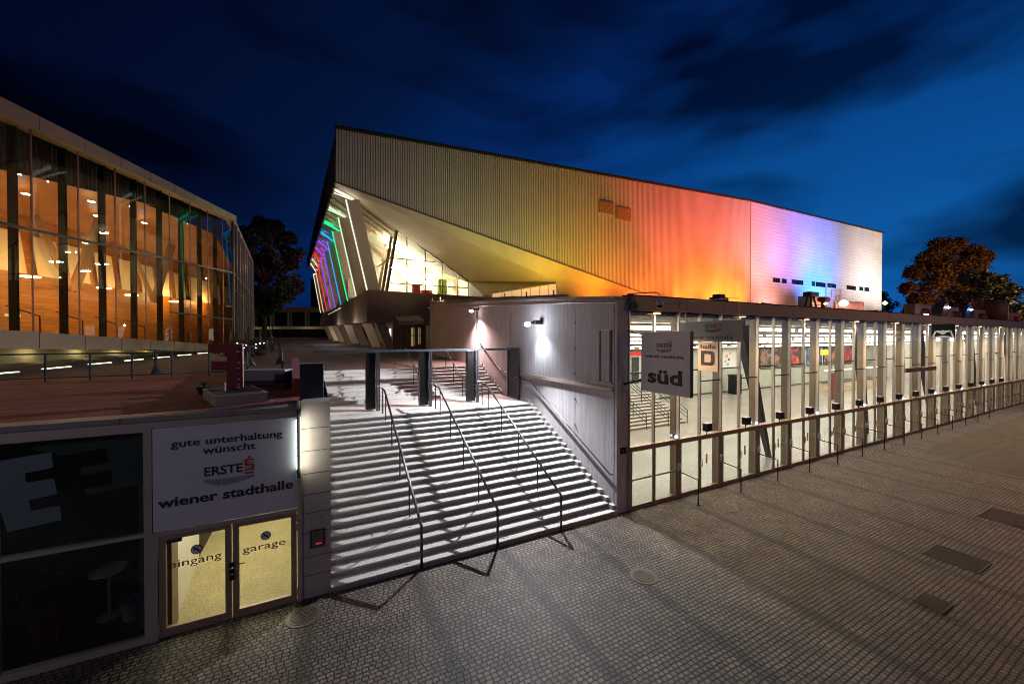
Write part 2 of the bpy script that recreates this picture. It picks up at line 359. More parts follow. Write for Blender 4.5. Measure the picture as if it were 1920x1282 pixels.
def text(s, name, o, xd, up, size, m, parent, wide=1.0, bold=0.0, width=None, extrude=.004, align='CENTER'):
    """lettering mesh at o, reading along xd; size = cap height, width = wanted overall width"""
    cu = bpy.data.curves.new(name, 'FONT'); cu.body = s; cu.size = 1; cu.align_x = align; cu.offset = bold; cu.extrude = 0; cu.resolution_u = 3
    tmp = bpy.data.objects.new(name, cu); COL.objects.link(tmp)
    dg = bpy.context.evaluated_depsgraph_get(); dg.update()
    me = bpy.data.meshes.new_from_object(tmp.evaluated_get(dg))
    bpy.data.objects.remove(tmp); bpy.data.curves.remove(cu)
    xs = [v.co.x for v in me.vertices]; w = max(xs) - min(xs)
    k = size / .70
    kx = k * wide if width is None else width / w
    xd = V(xd).normalized(); up = V(up).normalized(); nn = xd.cross(up)
    for v in me.vertices: v.co = V(o) + xd * v.co.x * kx + up * v.co.y * k + nn * extrude
    me.materials.append(M[m] if isinstance(m, str) else m)
    ob = bpy.data.objects.new(name, me); COL.objects.link(ob)
    if parent: ob.parent = parent; ob.matrix_parent_inverse = Matrix.Translation(-root_loc(parent))
    return ob
def emblem(o, xd, up, h, parent, dim=False):
    """bank emblem: word, stylised S with dot, small word, three-part crest; h = height of the whole mark"""
    o = V(o); xd = V(xd).normalized(); up = V(up).normalized(); nn = xd.cross(up)
    P = lambda x, y, e=.005: o + xd * x * h + up * y * h + nn * e
    text('ERSTE', 'lettering', P(-.16, .42, 0), xd, up, .36 * h, 'ink' if dim else 'navy', parent, width=1.32 * h, bold=.022)
    b = MB()
    x0, x1 = .58, .92
    for a, c, d, e in ((x0, x1, .86, .93), (x0, x0 + .09, .70, .86), (x0, x1, .64, .71), (x1 - .09, x1, .50, .64), (x0, x1, .44, .51), (x0 + .1, x1, .76, .80), (x0, x1 - .1, .55, .59)):
        b.poly([P(a, d), P(c, d), P(c, e), P(a, e)])
    b.poly([P(.75 + .055 * math.cos(t), 1.0 + .055 * math.sin(t)) for t in [i * .5236 for i in range(12)]])
    b.build('emblem', 'red', parent)
    text('BANK', 'lettering', P(.75, .29, 0), xd, up, .085 * h, 'ink' if dim else 'navy', parent, width=.34 * h, bold=.02)
    b = MB()
    b.poly([P(-.83, .28), P(-.34, .23), P(-.34, -.03), P(-.60, .05), P(-.83, .17)])
    b.poly([P(-.32, .23), P(.32, .23), P(.32, 0), P(0, -.05), P(-.32, -.035)])
    b.poly([P(.34, .23), P(.92, .24), P(.92, .14), P(.60, .05), P(.34, 0)])
    b.build('crest', 'ink' if dim else 'crest', parent)

# ================================================================== SETTING: ground
b = MB(); b.poly([(-400, -400, 0), (900, -400, 0), (900, 900, 0), (-400, 900, 0)]); struct(b.build('ground', 'cobble'))
b = MB(); b.poly([(26.6, 3.2, .004), (140, -6, .004), (140, 8.6, .004), (32.5, 8.4, .004), (28.2, 7.95, .004)]); struct(b.build('pavement', 'slab'))
ZT = lambda y: 4.33 + max(0, y - 21.7) * .0172     # terrace level
b = MB()
b.hexa([(-60, 21.75, 3.6), (9.4, 21.75, 3.6), (9.4, 34, 3.6), (40, 34, 3.6), (40, 130, 3.6), (-60, 130, 3.6)],
       [(-60, 21.75, 4.33), (9.4, 21.75, 4.33), (9.4, 34, ZT(34)), (40, 34, ZT(34)), (40, 130, ZT(130)), (-60, 130, ZT(130))])
struct(b.build('terrace', 'terrace'))
b = MB()                                            # dark drain line across the terrace
b.beam((-1.6, 60, ZT(60) + .01), (5.0, 22.3, ZT(22.3) + .012), .35, .01); b.beam((-.5, 100, ZT(100) + .01), (-1.6, 60, ZT(60) + .01), .35, .01)
struct(b.build('path', 'joint'))

# ================================================================== STAIRCASE
RZ, TR, Y0 = .1547, .321, 9.95
st = thing('staircase', 'broad pale concrete staircase climbing between the white wall and the garage pavilion', 'staircase', (4.7, 10, 0))
def flight(y0, z0, n, tr, last):
    p = [(y0, z0 - .6 if z0 > 1 else -.02)]
    for i in range(n):
        y = y0 + i * tr; z = z0 + (i + 1) * RZ
        p += [(y, z - .045), (y - .022, z - .045), (y - .022, z)]
        if i < n - 1: p += [(y + tr, z)]
    return p
p = flight(Y0, 0, 19, TR, 0); yl = Y0 + 18 * TR; zl = 19 * RZ
prof = p + [(19.15, zl), (19.15, -.02)]
# build as an extruded strip: every face its own quad so shading stays crisp
def strip(prof, x0, x1, name, m, parent):
    b = MB(); n = len(prof)
    A = [b.b.verts.new((x0, y, z)) for y, z in prof]; B = [b.b.verts.new((x1, y, z)) for y, z in prof]
    for i in range(n - 1): b.b.faces.new((A[i], A[i + 1], B[i + 1], B[i]))
    f1 = b.b.faces.new(A); f2 = b.b.faces.new(B[::-1])
    return b.build(name, m, parent)
strip(prof, .335, 9.0, 'lower_flight', 'step', st)
p2 = flight(19.15, zl, 9, .318, 0); prof2 = p2 + [(21.75, zl + 9 * RZ), (21.75, zl - .6)]
strip(prof2, .335, 9.1, 'upper_flight', 'step', st)
b = MB()                                            # stepped stringer along the white wall
q = [(Y0 - .02, -.02)]
for i in range(19):
    y = Y0 + i * TR; z = (i + 1) * RZ
    q += [(y + .10, z + .14), (y + .10 + TR, z + .14)] if i < 18 else [(y + .10, z + .14), (16.6, z + .14)]
q = [(Y0 - .02, -.02), (Y0 - .02, .16), (Y0 + .10, .16)] + q[1:] + [(16.6, -.02)]
strip(q, 9.003, 9.147, 'stringer', 'stringer', st)
q = [(19.0, zl - .1), (19.0, zl + .16)]
for i in range(9):
    y = 19.15 + i * .318; z = zl + (i + 1) * RZ
    q += [(y + .08, z + .14), (y + .08 + .318, z + .14)]
q += [(22.1, zl + 9 * RZ + .12), (22.1, zl - .1)]
strip(q, 9.103, 9.26, 'stringer', 'stringer', st)

# handrails ---------------------------------------------------------
def handrail(x, label):
    t = thing('handrail', label, 'handrail', (x, 10, 0), 'handrails on the lower steps')
    dz = RZ / TR
    yb = 9.93; zb = 1.12; yt = 15.75; zt = zb + (yt - yb) * dz
    b = MB(); b.tube([(x, yb, -.02), (x, yb, zb - .02), (x, yb + .02, zb), (x, yt, zt), (x, 16.45, zt + .02)], .038, 8); b.build('rail', 'rail', t, smooth=True)
    for y in (11.35, 12.75, 14.2, 15.55):
        i = int((y - Y0) / TR); b = MB(); b.tube([(x, y, (i + 1) * RZ - .02), (x, y, zb + (y - yb) * dz)], .024, 8); b.build('post', 'rail', t)
    b = MB(); b.tube([(x, 16.25, zl), (x, 16.25, zt)], .03, 8); b.build('post', 'rail', t)
    return t
handrail(2.46, 'black handrail on the lower steps, nearest the garage pavilion')
handrail(4.64, 'middle one of the three black handrails on the lower steps')
handrail(6.82, 'black handrail on the lower steps, nearest the white wall')
def upper_rail(x, label):
    t = thing('handrail', label, 'handrail', (x, 19, zl), 'handrails on the upper steps')
    b = MB(); b.tube([(x, 18.55, zl + 1.0), (x, 18.95, zl + 1.0), (x, 21.9, zl + 1.0 + 1.42), (x, 22.4, zl + 2.43)], .025, 8); b.build('rail', 'rail', t, smooth=True)
    for y in (18.9, 20.3, 21.7):
        i = max(0, int((y - 19.15) / .318) + 1) if y > 19.15 else 0
        b = MB(); b.tube([(x, y, zl + i * RZ), (x, y, zl + 1.0 + max(0, y - 18.95) * .481)], .022, 8); b.build('post', 'rail', t)
upper_rail(2.46, 'steel handrail on the upper steps, nearest the garage pavilion')
upper_rail(4.64, 'middle steel handrail on the upper steps behind the gate')
upper_rail(6.82, 'steel handrail on the upper steps, nearest the lit wall')

# ================================================================== WHITE WALL beside the steps
ww = thing('concrete_wall', 'tall pale board marked concrete wall rising along the right of the steps', 'wall', (9.3, 20, 0))
b = MB()
top = [(10.0, 7.33), (13.4, 7.80), (17.9, 7.93), (26, 8.5), (34.2, 9.05)]
b.hexa([(9.15, 10, -.02), (9.15, 18.0, -.02), (9.28, 34.2, 3.4), (9.28, 34.2, 9.05), (9.15, 18.0, 7.95), (9.15, 13.4, 7.62), (9.15, 10, 7.33)],
       [(9.66, 10, -.02), (9.66, 18.0, -.02), (9.7, 34.2, 3.4), (9.7, 34.2, 9.05), (9.66, 18.0, 7.95), (9.66, 13.4, 7.62), (9.66, 10, 7.33)])
b.build('wall', 'board', ww)
b = MB()                                            # sheet metal coping with upstand joints
b.beam((9.33, 9.95, 7.37), (9.33, 13.4, 7.66), .72, .07); b.beam((9.33, 13.4, 7.66), (9.33, 18, 7.99), .72, .07); b.beam((9.45, 18, 7.99), (9.45, 34.3, 9.09), .72, .07)
b.build('coping', 'coping', ww)
b = MB()
b.beam((9.4, 13.4, 7.72), (9.4, 18, 8.05), .3, .22); b.beam((9.5, 18, 8.05), (9.5, 34.3, 9.2), .3, .3)
for i in range(9):
    y = 14 + i * 2.4; b.beam((9.22, y, 7.6 + (y - 13.4) * .075 + .1), (9.22, y, 7.6 + (y - 13.4) * .075 + .42), .05, .05)
b.build('upstand', 'coping', ww)
b = MB(); b.tube([(9.10, 9.95, 7.20), (9.10, 12.3, 7.38), (9.10, 17.9, 7.72), (9.2, 34.5, 8.72)], .035, 8); b.build('gutter_pipe', 'alu', ww)
b = MB()
for z in (1.2, 2.6, 3.6, 4.6, 5.6, 6.6): b.tube([(9.15, 12.35, z), (9.10, 12.35, z)], .03, 8)
for z in (.9, 2.0, 3.1, 4.1, 5.1, 6.1, 6.9): b.tube([(9.15, 10.12, z), (9.11, 10.12, z)], .022, 8)
b.build('bolt', 'coping', ww)
b = MB()
for y in (10.13, 12.36, 18.0): b.box(9.146, 9.152, y - .008, y + .008, .2, 7.2)
b.build('formwork_joint', 'joint', ww)
b = MB(); b.tube([(9.11, 10.15, 1.0 + .3), (9.05, 10.25, 1.32), (9.05, 15.75, 1.32 + 5.5 * RZ / TR), (9.05, 16.6, 1.35 + 5.5 * RZ / TR)], .024, 8)
tag(rebase(b.build('handrail', 'rail', smooth=True), (9.05, 10.2, 0)), 'slim steel handrail fixed to the white wall along the lower steps', 'handrail')
b = MB(); b.tube([(9.12, 16.95, zl + 1.25), (9.12, 18.6, zl + 1.22), (9.12, 19.1, zl + 1.28), (9.16, 22.2, zl + 2.75)], .024, 8)
tag(rebase(b.build('handrail', 'rail', smooth=True), (9.12, 19, zl)), 'steel handrail fixed to the lit pink wall along the upper steps', 'handrail')
b = MB(); b.box(9.05, 9.146, 10.15, 16.9, 4.16, 4.28); tag(rebase(b.build('wall_rail', 'alu'), (9.1, 13, 4.16)), 'long level metal rail fixed across the white wall above the steps', 'rail')
t = thing('wall_slot', 'narrow dark framed vertical slot in the white wall near its corner', 'wall opening', (9.13, 10.6, 4.4))
b = MB(); b.box(9.11, 9.149, 10.26, 10.34, 4.45, 6.26); b.box(9.11, 9.149, 10.80, 10.88, 4.45, 6.26); b.build('dark_strip', 'gate', t)
b = MB(); b.box(9.08, 9.149, 10.20, 10.94, 6.26, 6.30); b.box(9.08, 9.149, 10.20, 10.94, 4.40, 4.45); b.build('frame', 'alu', t)
b = MB(); b.box(9.125, 9.148, 10.34, 10.80, 4.45, 6.26); b.build('panel', 'board', t)
t = thing('wall_floodlight', 'bright white floodlight on a short arm high on the white wall', 'wall lamp', (9.1, 14.9, 6.6))
b = MB(); b.box(8.78, 9.14, 14.80, 15.02, 6.62, 6.80); b.build('housing', 'gate', t, bevel=.01)
b = MB(); b.beam((8.8, 14.92, 6.72), (8.5, 14.95, 6.62), .1, .1); b.build('arm', 'gate', t)
b = MB(); b.lathe((8.46, 14.95, 6.56), [(.02, -.05), (.12, 0), (.13, .06), (.08, .13), (.02, .15)], 14); b.build('lamp_head', emitter('floodlight_glow', (.85, .92, 1), 150), t, smooth=True)
t = thing('wall_lamp', 'pinkish lamp with a thin stem high on the far end of the wall', 'wall lamp', (9.1, 22.5, 7.6))
b = MB(); b.box(8.78, 9.2, 22.42, 22.6, 7.72, 7.86); b.build('housing', 'gate', t, bevel=.01)
b = MB(); b.box(8.62, 8.8, 22.40, 22.62, 7.60, 7.72); b.build('lamp_head', emitter('pink_lamp_glow', (1, .75, .68), 30), t)
b = MB(); b.box(9.04, 9.12, 22.44, 22.50, 6.4, 7.7); b.build('stem', 'dark', t)

# ================================================================== GATE on the landing
gt = thing('gate', 'blue grey steel gate with three folded leaves standing open on the landing', 'gate', (4.6, 17, zl))
b = MB(); b.box(-.05, 8.72, 16.93, 17.05, 5.40, 5.50); b.build('top_bar', 'gate', gt)
for x in (2.22, 4.46, 6.72):
    lf = MB().box(x - .30, x + .08, 17.06, 17.34, zl + .06, 5.38).build('gate_leaf', 'gate', gt)
    b = MB()
    for k in range(10): b.box(x - .295 + k * .038, x - .275 + k * .038, 17.04, 17.06, zl + .10, 5.34)
    b.build('mesh_panel', 'black', lf)
    b = MB(); b.box(x + .09, x + .15, 16.94, 17.06, zl, 5.40); b.build('post', 'rail', gt); b = MB(); b.box(x + .18, x + .24, 16.94, 17.06, zl, 5.40); b.build('post', 'rail', gt)
    b = MB(); b.tube([(x + .12, 16.93, zl + 1.04), (x + .12, 16.85, zl + 1.04), (x + .30, 16.85, zl + 1.02)], .018, 6); b.build('handle', 'alu', gt)
g2 = thing('folded_gate', 'narrow blue grey gate leaf folded against the white wall at the landing', 'gate', (8.95, 17, zl))
b = MB(); b.box(8.98, 9.02, 16.85, 17.85, zl + .1, 5.42); b.build('panel', 'gate', g2)
b = MB(); b.box(8.94, 9.06, 16.75, 16.85, zl, 5.5); b.box(8.94, 9.06, 17.85, 17.95, zl, 5.5); b.box(8.94, 9.06, 16.85, 17.85, 5.42, 5.5); b.box(8.94, 9.06, 16.85, 17.85, zl + .02, zl + .1); b.build('frame', 'rail', g2)
b = MB(); b.tube([(8.95, 16.82, zl + 1.15), (8.85, 16.8, zl + 1.15), (8.85, 16.95, zl + 1.13)], .02, 6); b.build('handle', 'alu', g2)

# ================================================================== GARAGE PAVILION (left, ground level)
gp = thing('garage_pavilion', 'low flat roofed pavilion with dark shop window and garage entrance doors', 'building', (-3, 10, 0))
b = MB(); b.box(-14, .33, 10.45, 22.2, 4.0, 4.40); b.build('roof_slab', 'concrete', gp)
b = MB(); b.box(-14, .20, 10.42, 22.2, 4.403, 4.42); b.build('roof', 'roofred', gp)
b = MB(); b.box(-14, -.30, 9.93, 10.42, 4.36, 4.46); b.build('roof_edge', 'coping', gp)
b = MB(); b.box(-14, -.30, 9.98, 10.40, 4.22, 4.36); b.build('fascia', 'alu', gp)
for x in (-5.0, -3.3, -1.55): MB().box(x - .008, x + .008, 9.926, 9.93, 4.36, 4.46).build('fascia_joint', 'joint', gp)
b = MB(); b.box(-.27, .33, 10.0, 10.62, 0, 4.52); b.build('pilaster', 'stone', gp)
for z in (.52, .95, 1.51, 1.97, 2.40, 2.88, 3.40, 3.92): MB().box(-.272, .332, 9.996, 10.0, z - .006, z + .006).build('stone_joint', 'joint', gp)
b = MB(); b.box(.20, .334, 10.62, 21.75, -.02, 4.40); b.build('side_wall', 'concrete', gp)
b = MB(); b.hexa([(-.52, 11.9, 4.42), (-.30, 11.9, 4.42), (-.68, 21.6, 4.42), (-1.0, 21.6, 4.42)], [(-.52, 11.9, 4.90), (-.30, 11.9, 4.90), (-.68, 21.6, 5.05), (-1.0, 21.6, 5.05)]); b.build('parapet', 'rust', gp)
# window bay with frame
b = MB()
b.box(-2.98, -2.86, 9.95, 10.1, 0, 4.24); b.box(-5.02, -4.92, 9.95, 10.1, 0, 4.24); b.box(-8.0, -7.9, 9.95, 10.1, 0, 4.24)
b.box(-14, -2.98, 9.955, 10.09, 0, .12); b.box(-14, -2.98, 9.955, 10.09, 2.10, 2.17); b.box(-14, -2.98, 9.955, 10.09, 4.16, 4.24)
b.build('window_frame', 'alu', gp)
for x0, x1, z0, z1 in ((-4.92, -2.98, .12, 2.10), (-4.92, -2.98, 2.17, 4.16), (-7.9, -5.02, .12, 2.10), (-7.9, -5.02, 2.17, 4.16)):
    MB().box(x0, x1, 10.02, 10.03, z0, z1).build('window_pane', glass('shop_glass_%d' % len(bpy.data.materials), (.75, .80, .78), .06, .8), gp)
b = MB(); Ep = [(-4.915, 3.86), (-4.25, 3.93), (-4.23, 3.65), (-4.58, 3.60), (-4.57, 3.43), (-4.22, 3.45), (-4.18, 3.16), (-4.54, 3.11), (-4.51, 2.92), (-4.15, 2.94), (-4.13, 2.67), (-4.80, 2.60), (-4.915, 3.2)]
b.poly([(x, 10.016, z) for x, z in Ep]); b.build('letter_graphic', 'teal', gp)
b = MB(); b.poly([(x, 10.30, z) for x, z in ((-4.75, 4.14), (-2.99, 4.14), (-2.99, .14), (-3.16, .14), (-3.16, 3.06), (-3.9, 2.97), (-3.95, 3.1), (-3.55, 3.12), (-3.55, 3.42), (-3.98, 3.36), (-3.98, 3.52), (-3.6, 3.56), (-3.62, 3.86), (-4.2, 3.78), (-4.6, 3.95))]); b.build('frosted_film', 'film', gp)  # film edge notched in the shape of the letter's cast shadow
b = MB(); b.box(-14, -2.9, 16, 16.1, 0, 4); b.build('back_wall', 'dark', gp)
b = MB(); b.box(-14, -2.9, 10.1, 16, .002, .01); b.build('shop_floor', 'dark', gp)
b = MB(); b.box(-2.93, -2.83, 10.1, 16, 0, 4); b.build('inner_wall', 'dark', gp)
# doors
b = MB()
b.box(-2.86, -2.78, 9.95, 10.1, 0, 2.14); b.box(-.36, -.27, 9.95, 10.1, 0, 4.22); b.box(-2.78, -.36, 9.95, 10.1, 2.06, 2.14); b.box(-2.86, -.36, 9.95, 10.1, 4.215, 4.22)
b.build('door_frame', 'alu', gp)
for k, (x0, x1, word) in enumerate(((-2.77, -1.585, 'eingang'), (-1.565, -.375, 'garage'))):
    d = MB().box(x0, x0 + .11, 9.97, 10.06, .02, 2.05).box(x1 - .11, x1, 9.97, 10.06, .02, 2.05).box(x0 + .11, x1 - .11, 9.97, 10.06, .02, .19).box(x0 + .11, x1 - .11, 9.97, 10.06, 1.96, 2.05).build('door', 'bronze', gp)
    MB().box(x0 + .11, x1 - .11, 10.01, 10.02, .19, 1.96).build('pane', GLASS, d)
    xm = (x0 + x1) / 2
    text(word, 'lettering', (xm - .02, 10.005, 1.36), (1, 0, 0), (0, 0, 1), .15, 'ink', d, width=.86 if k == 0 else .80)
    c = V((xm - .0, 10.004, 1.645)); b = MB()
    ring = lambda r: [c + V((math.cos(i * .349) * r, 0, math.sin(i * .349) * r)) for i in range(18)]
    o_, i_ = ring(.098), ring(.080)
    for i in range(18): b.poly([o_[i], o_[(i + 1) % 18], i_[(i + 1) % 18], i_[i]])
    b.poly([c + V((-.065, 0, .05)), c + V((-.05, 0, .065)), c + V((.065, 0, -.05)), c + V((.05, 0, -.065))])
    b.poly([c + V((-.05, -.001, -.012)), c + V((.03, -.001, -.012)), c + V((.03, -.001, .012)), c + V((-.05, -.001, .012))])
    b.build('no_smoking_mark', 'ink', d)
    b = MB(); b.poly([c + V((math.cos(i * .349) * .079, .003, math.sin(i * .349) * .079)) for i in range(18)]); b.build('mark_disc', 'signw', d)
    hx = x0 - .005 if k == 0 else x1 - .0
    for z in (.25, 1.72, 1.94): MB().tube([(hx, 9.955, z - .09), (hx, 9.955, z + .09)], .018, 8).build('hinge', 'alu', d)
b = MB(); b.box(-1.62, -1.53, 9.94, 9.97, .86, .98); b.box(-1.62, -1.53, 9.94, 9.97, 1.0, 1.1); b.box(-1.62, -1.53, 9.94, 9.97, 1.14, 1.24); b.tube([(-1.53, 9.93, 1.19), (-1.40, 9.90, 1.20), (-1.35, 9.92, 1.19)], .012, 6); b.build('door_handle', 'black', gp)
b = MB(); b.box(-2.65, -2.42, 10.03, 10.05, 1.86, 1.95); b.build('door_sticker', 'navy', gp)
# garage passage
b = MB(); b.poly([(-2.83, 10.1, .006), (-.30, 10.1, .006), (-.30, 19, .006), (-3.6, 19, .006)]); b.build('passage_floor', 'tyl', gp)
b = MB(); b.hexa([(-2.62, 10.5, .006), (-2.66, 10.5, .006), (-3.3, 18.9, .006), (-3.26, 18.9, .006)], [(-2.62, 10.5, 3.9), (-2.66, 10.5, 3.9), (-3.3, 18.9, 3.9), (-3.26, 18.9, 3.9)]); b.build('passage_wall', 'white', gp)
b = MB(); b.box(-2.70, -2.60, 10.10, 10.5, .006, 3.9); b.build('passage_wall', 'podium', gp)
b = MB(); b.box(-.30, -.28, 10.1, 18.9, 0, 4.0); b.box(-3.4, -.3, 18.9, 19, 0, 4.0); b.build('passage_wall', 'cream', gp)
b = MB(); b.box(-2.2, -.7, 10.9, 11.2, 3.3, 3.36); b.box(-2.4, -.7, 13.6, 13.9, 3.3, 3.36); b.box(-2.4, -.7, 16.4, 16.7, 3.3, 3.36); b.build('passage_light', emitter('passage_glow', (1, .90, .64), 36), gp)
# pilaster strip lamp, info box
t = thing('strip_lamp', 'slim upright strip lamp between the sign panel and stone pilaster', 'lamp', (-.29, 9.94, 2.8))
b = MB(); b.box(-.355, -.285, 9.89, 9.948, 2.85, 4.40); b.build('housing', 'gate', t)
b = MB(); b.box(-.362, -.356, 9.895, 9.94, 3.05, 4.15); b.build('tube', emitter('strip_glow', (.9, 1, .9), 9), t)
b = MB(); b.tube([(-.32, 9.93, 4.4), (-.32, 9.93, 4.58)], .035, 8); b.build('cap', 'alu', t)
t = thing('info_box', 'small dark recessed panel with a red light on the stone pilaster', 'panel', (.05, 9.99, 1.1))
b = MB(); b.box(-.10, .20, 9.975, 9.995, 1.14, 1.56); b.build('frame', 'gate', t)
b = MB(); b.box(-.07, .17, 9.968, 9.975, 1.17, 1.53); b.build('face', 'podium', t)
b = MB(); b.box(.02, .13, 9.962, 9.968, 1.22, 1.25); b.build('red_light', emitter('red_led', (1, .05, .08), .5), t)
b = MB(); b.box(-.02, .10, 9.962, 9.968, 1.42, 1.44); b.box(-.02, .06, 9.962, 9.968, 1.48, 1.495); b.build('slot', 'ink', t)
b = MB()
for x, z in ((-.07, 1.83), (.12, 1.83), (-.07, 1.70), (.12, 1.70)): b.tube([(x, 9.985, z), (x, 9.999, z)], .012, 6)
b.build('screw', 'ink', gp)
# sign panel
sp = thing('sign_panel', 'large pale grey panel of dark lettering and red emblem above the garage doors', 'sign', (-1.6, 9.98, 2.2))
b = MB(); b.box(-2.85, -.365, 9.975, 10.03, 2.15, 4.205); b.build('board', 'signw', sp)
fx = (1, 0, 0); fu = (0, 0, 1); fy = 9.972
text('gute unterhaltung', 'lettering', (-1.60, fy, 3.80), fx, fu, .15, 'ink', sp, width=1.93, bold=.016)
text('wünscht', 'lettering', (-1.60, fy, 3.60), fx, fu, .15, 'ink', sp, width=.92, bold=.016)
emblem((-1.63, fy, 2.93), fx, fu, .50, sp)
text('wiener stadthalle', 'lettering', (-1.60, fy, 2.62), fx, fu, .19, 'ink', sp, width=2.34, bold=.026)
# objects on the pavilion roof
b = MB(); b.box(-.32, .21, 10.75, 11.25, 4.44, 5.36)
vb = tag(rebase(b.build('vent_box', 'gate', bevel=.01), (-.05, 11, 4.44)), 'dark blue metal box standing on the roof corner behind the stone pilaster', 'vent box')
pb = thing('planter', 'long low grey planter box on the red roof in front of the red letter sign', 'planter', (-1.9, 12, 4.42))
b = MB(); b.hexa([(-2.62, 12.75, 4.42), (-2.03, 10.95, 4.42), (-1.02, 11.25, 4.42), (-1.55, 13.1, 4.42)], [(-2.62, 12.75, 4.66), (-2.03, 10.95, 4.66), (-1.02, 11.25, 4.66), (-1.55, 13.1, 4.66)]); b.build('box', 'concrete', pb)
b = MB(); b.poly([(-2.54, 12.68, 4.664), (-2.0, 11.02, 4.664), (-1.1, 11.3, 4.664), (-1.6, 13.0, 4.664)]); b.build('soil', 'soil', pb)
fs = thing('letter_sign', 'tall dark red F shaped sign with white words up its side', 'sign', (-1.85, 12.2, 4.6))
fo = V((-2.02, 12.3, 0)); fd = V((.90, -.43, 0)).normalized()
def fbox(x0, x1, z0, z1, d=.14):
    n = V((fd.y, -fd.x, 0)) * -1
    a = [fo + fd * x0, fo + fd * x1, fo + fd * x1 + n * d, fo + fd * x0 + n * d]
    return [p + V((0, 0, z0)) for p in a], [p + V((0, 0, z1)) for p in a]
b = MB(); b.hexa(*fbox(0, .26, 4.68, 5.84)); b.hexa(*fbox(-.48, -.001, 5.62, 5.84)); b.hexa(*fbox(-.40, -.001, 5.16, 5.40)); b.build('letter_body', 'redsign', fs)
b = MB(); b.hexa(*fbox(.261, .40, 4.72, 5.84, .05)); b.build('side_strip', 'rust', fs)
n = V((fd.y, -fd.x, 0)) * 1
for i, ch in enumerate('halle F'):
    if ch != ' ': text(ch, 'lettering', fo + fd * .33 + n * .004 + V((0, 0, 4.78 + i * .145)), (0, 0, 1), -fd, .085, 'signw', fs, bold=.01)
b = MB(); b.tube([fo + fd * .12 + n * .25 + V((0, 0, 4.66)), fo + fd * .12 + n * .25 + V((0, 0, 4.86))], .012, 6); b.build('peg', 'signw', fs)
bn = thing('roof_bench', 'long grey slab bench on the red roof behind the red letter sign', 'bench', (-.8, 14.4, 4.42))
b = MB(); b.beam((-2.0, 15.1, 4.80), (-.75, 14.6, 4.80), .5, .34); b.build('seat', 'crest', bn)
b = MB(); b.beam((-2.05, 14.75, 4.52), (-.68, 14.2, 4.52), .08, .05); b.beam((-2.0, 15.1, 4.52), (-.75, 14.6, 4.52), .4, .2); b.build('base', 'gate', bn)
t = thing('flower_pot', 'small dark pot with a spiky plant left of the red letter sign', 'pot plant', (-2.9, 13.9, 4.42))
b = MB(); b.lathe((-2.75, 13.6, 4.42), [(.13, 0), (.2, .2), (.21, .22)], 10); b.build('pot', 'gate', t)
b = MB()
for i in range(26):
    a = rnd.random() * 6.28; h = rnd.uniform(.1, .3); c = V((-2.75, 13.6, 4.62)); e_ = c + V((math.cos(a) * .15, math.sin(a) * .15, h)); w = V((-math.sin(a), math.cos(a), 0)) * .02
    b.poly([c - w, c + w, e_])
b.build('leaves', 'plant', t)
# roof railing
rl = thing('roof_railing', 'thin dark railing with round posts along the back edge of the red roof', 'railing', (-7, 20, 4.42))
RP = [(-13.5, 19.6), (-11.7, 19.75), (-9.9, 19.85), (-8.58, 19.93), (-7.43, 19.94), (-6.27, 19.97), (-5.10, 20.04), (-3.93, 20.18), (-2.6, 20.3), (-1.3, 20.4)]
b = MB(); b.tube([(x, y, 5.42) for x, y in RP], .03, 6); b.tube([(x, y, 4.56) for x, y in RP], .02, 6); b.build('rail', 'gate', rl)
for x, y in RP: MB().tube([(x, y, 4.42), (x, y, 5.42)], .035, 8).build('post', 'gate', rl)
def bar_table(x, y, z, label, h=1.12):
    t = thing('bar_table', label, 'table', (x, y, z), 'standing bar tables on the terrace')
    MB().disc((x, y, z + h), .40, .03, 20).build('table_top', 'gate', t)
    MB().tube([(x, y, z + .4), (x, y, z + h)], .06, 10).build('stem', 'gate', t)
    MB().lathe((x, y, z), [(.33, 0), (.31, .03), (.07, .42), (.06, .45)], 12).build('base', 'gate', t)
bar_table(-6.25, 22.4, 4.34, 'round standing bar table behind the middle of the roof railing')
bar_table(-3.3, 26.5, 4.41, 'round standing bar table behind the red letter sign')
bar_table(-1.9, 27.6, 4.43, 'round standing bar table beside the dark stair railing', 1.2)
# inside the shop window
def pot(x, y, col, label, s=1):
    t = thing('plant_pot', label, 'pot plant', (x, y, 0), 'potted plants behind the shop window')
    MB().lathe((x, y, .01), [(.17 * s, 0), (.24 * s, .45 * s), (.25 * s, .5 * s)], 14).build('pot', col, t)
    b = MB()
    for i in range(120):
        a = rnd.random() * 6.28; r = rnd.uniform(.05, .4) * s; h = rnd.uniform(.5, 1.5) * s
        c = V((x + math.cos(a) * r, y + math.sin(a) * r, h)); d = V((rnd.uniform(-1, 1), rnd.uniform(-1, 1), rnd.uniform(-1, 1))) * .09
        b.poly([c, c + d, c + V((d.y, -d.x, d.z)) * .8])
    b.build('leaves', 'plant', t)
pot(-4.7, 10.9, 'rust', 'red plant pot behind the dark shop window')
pot(-3.5, 11.0, 'crest', 'pale plant pot behind the dark shop window near the garage doors', .8)
t = thing('cafe_table', 'small round table standing in the dark behind the shop window', 'table', (-3.95, 11.3, 0))
MB().disc((-3.95, 11.3, 1.0), .32, .03, 20).build('table_top', 'cream', t); MB().tube([(-3.95, 11.3, .01), (-3.95, 11.3, 1.0)], .03, 8).build('stem', 'alu', t); MB().disc((-3.95, 11.3, .01), .2, .02).build('base', 'alu', t)

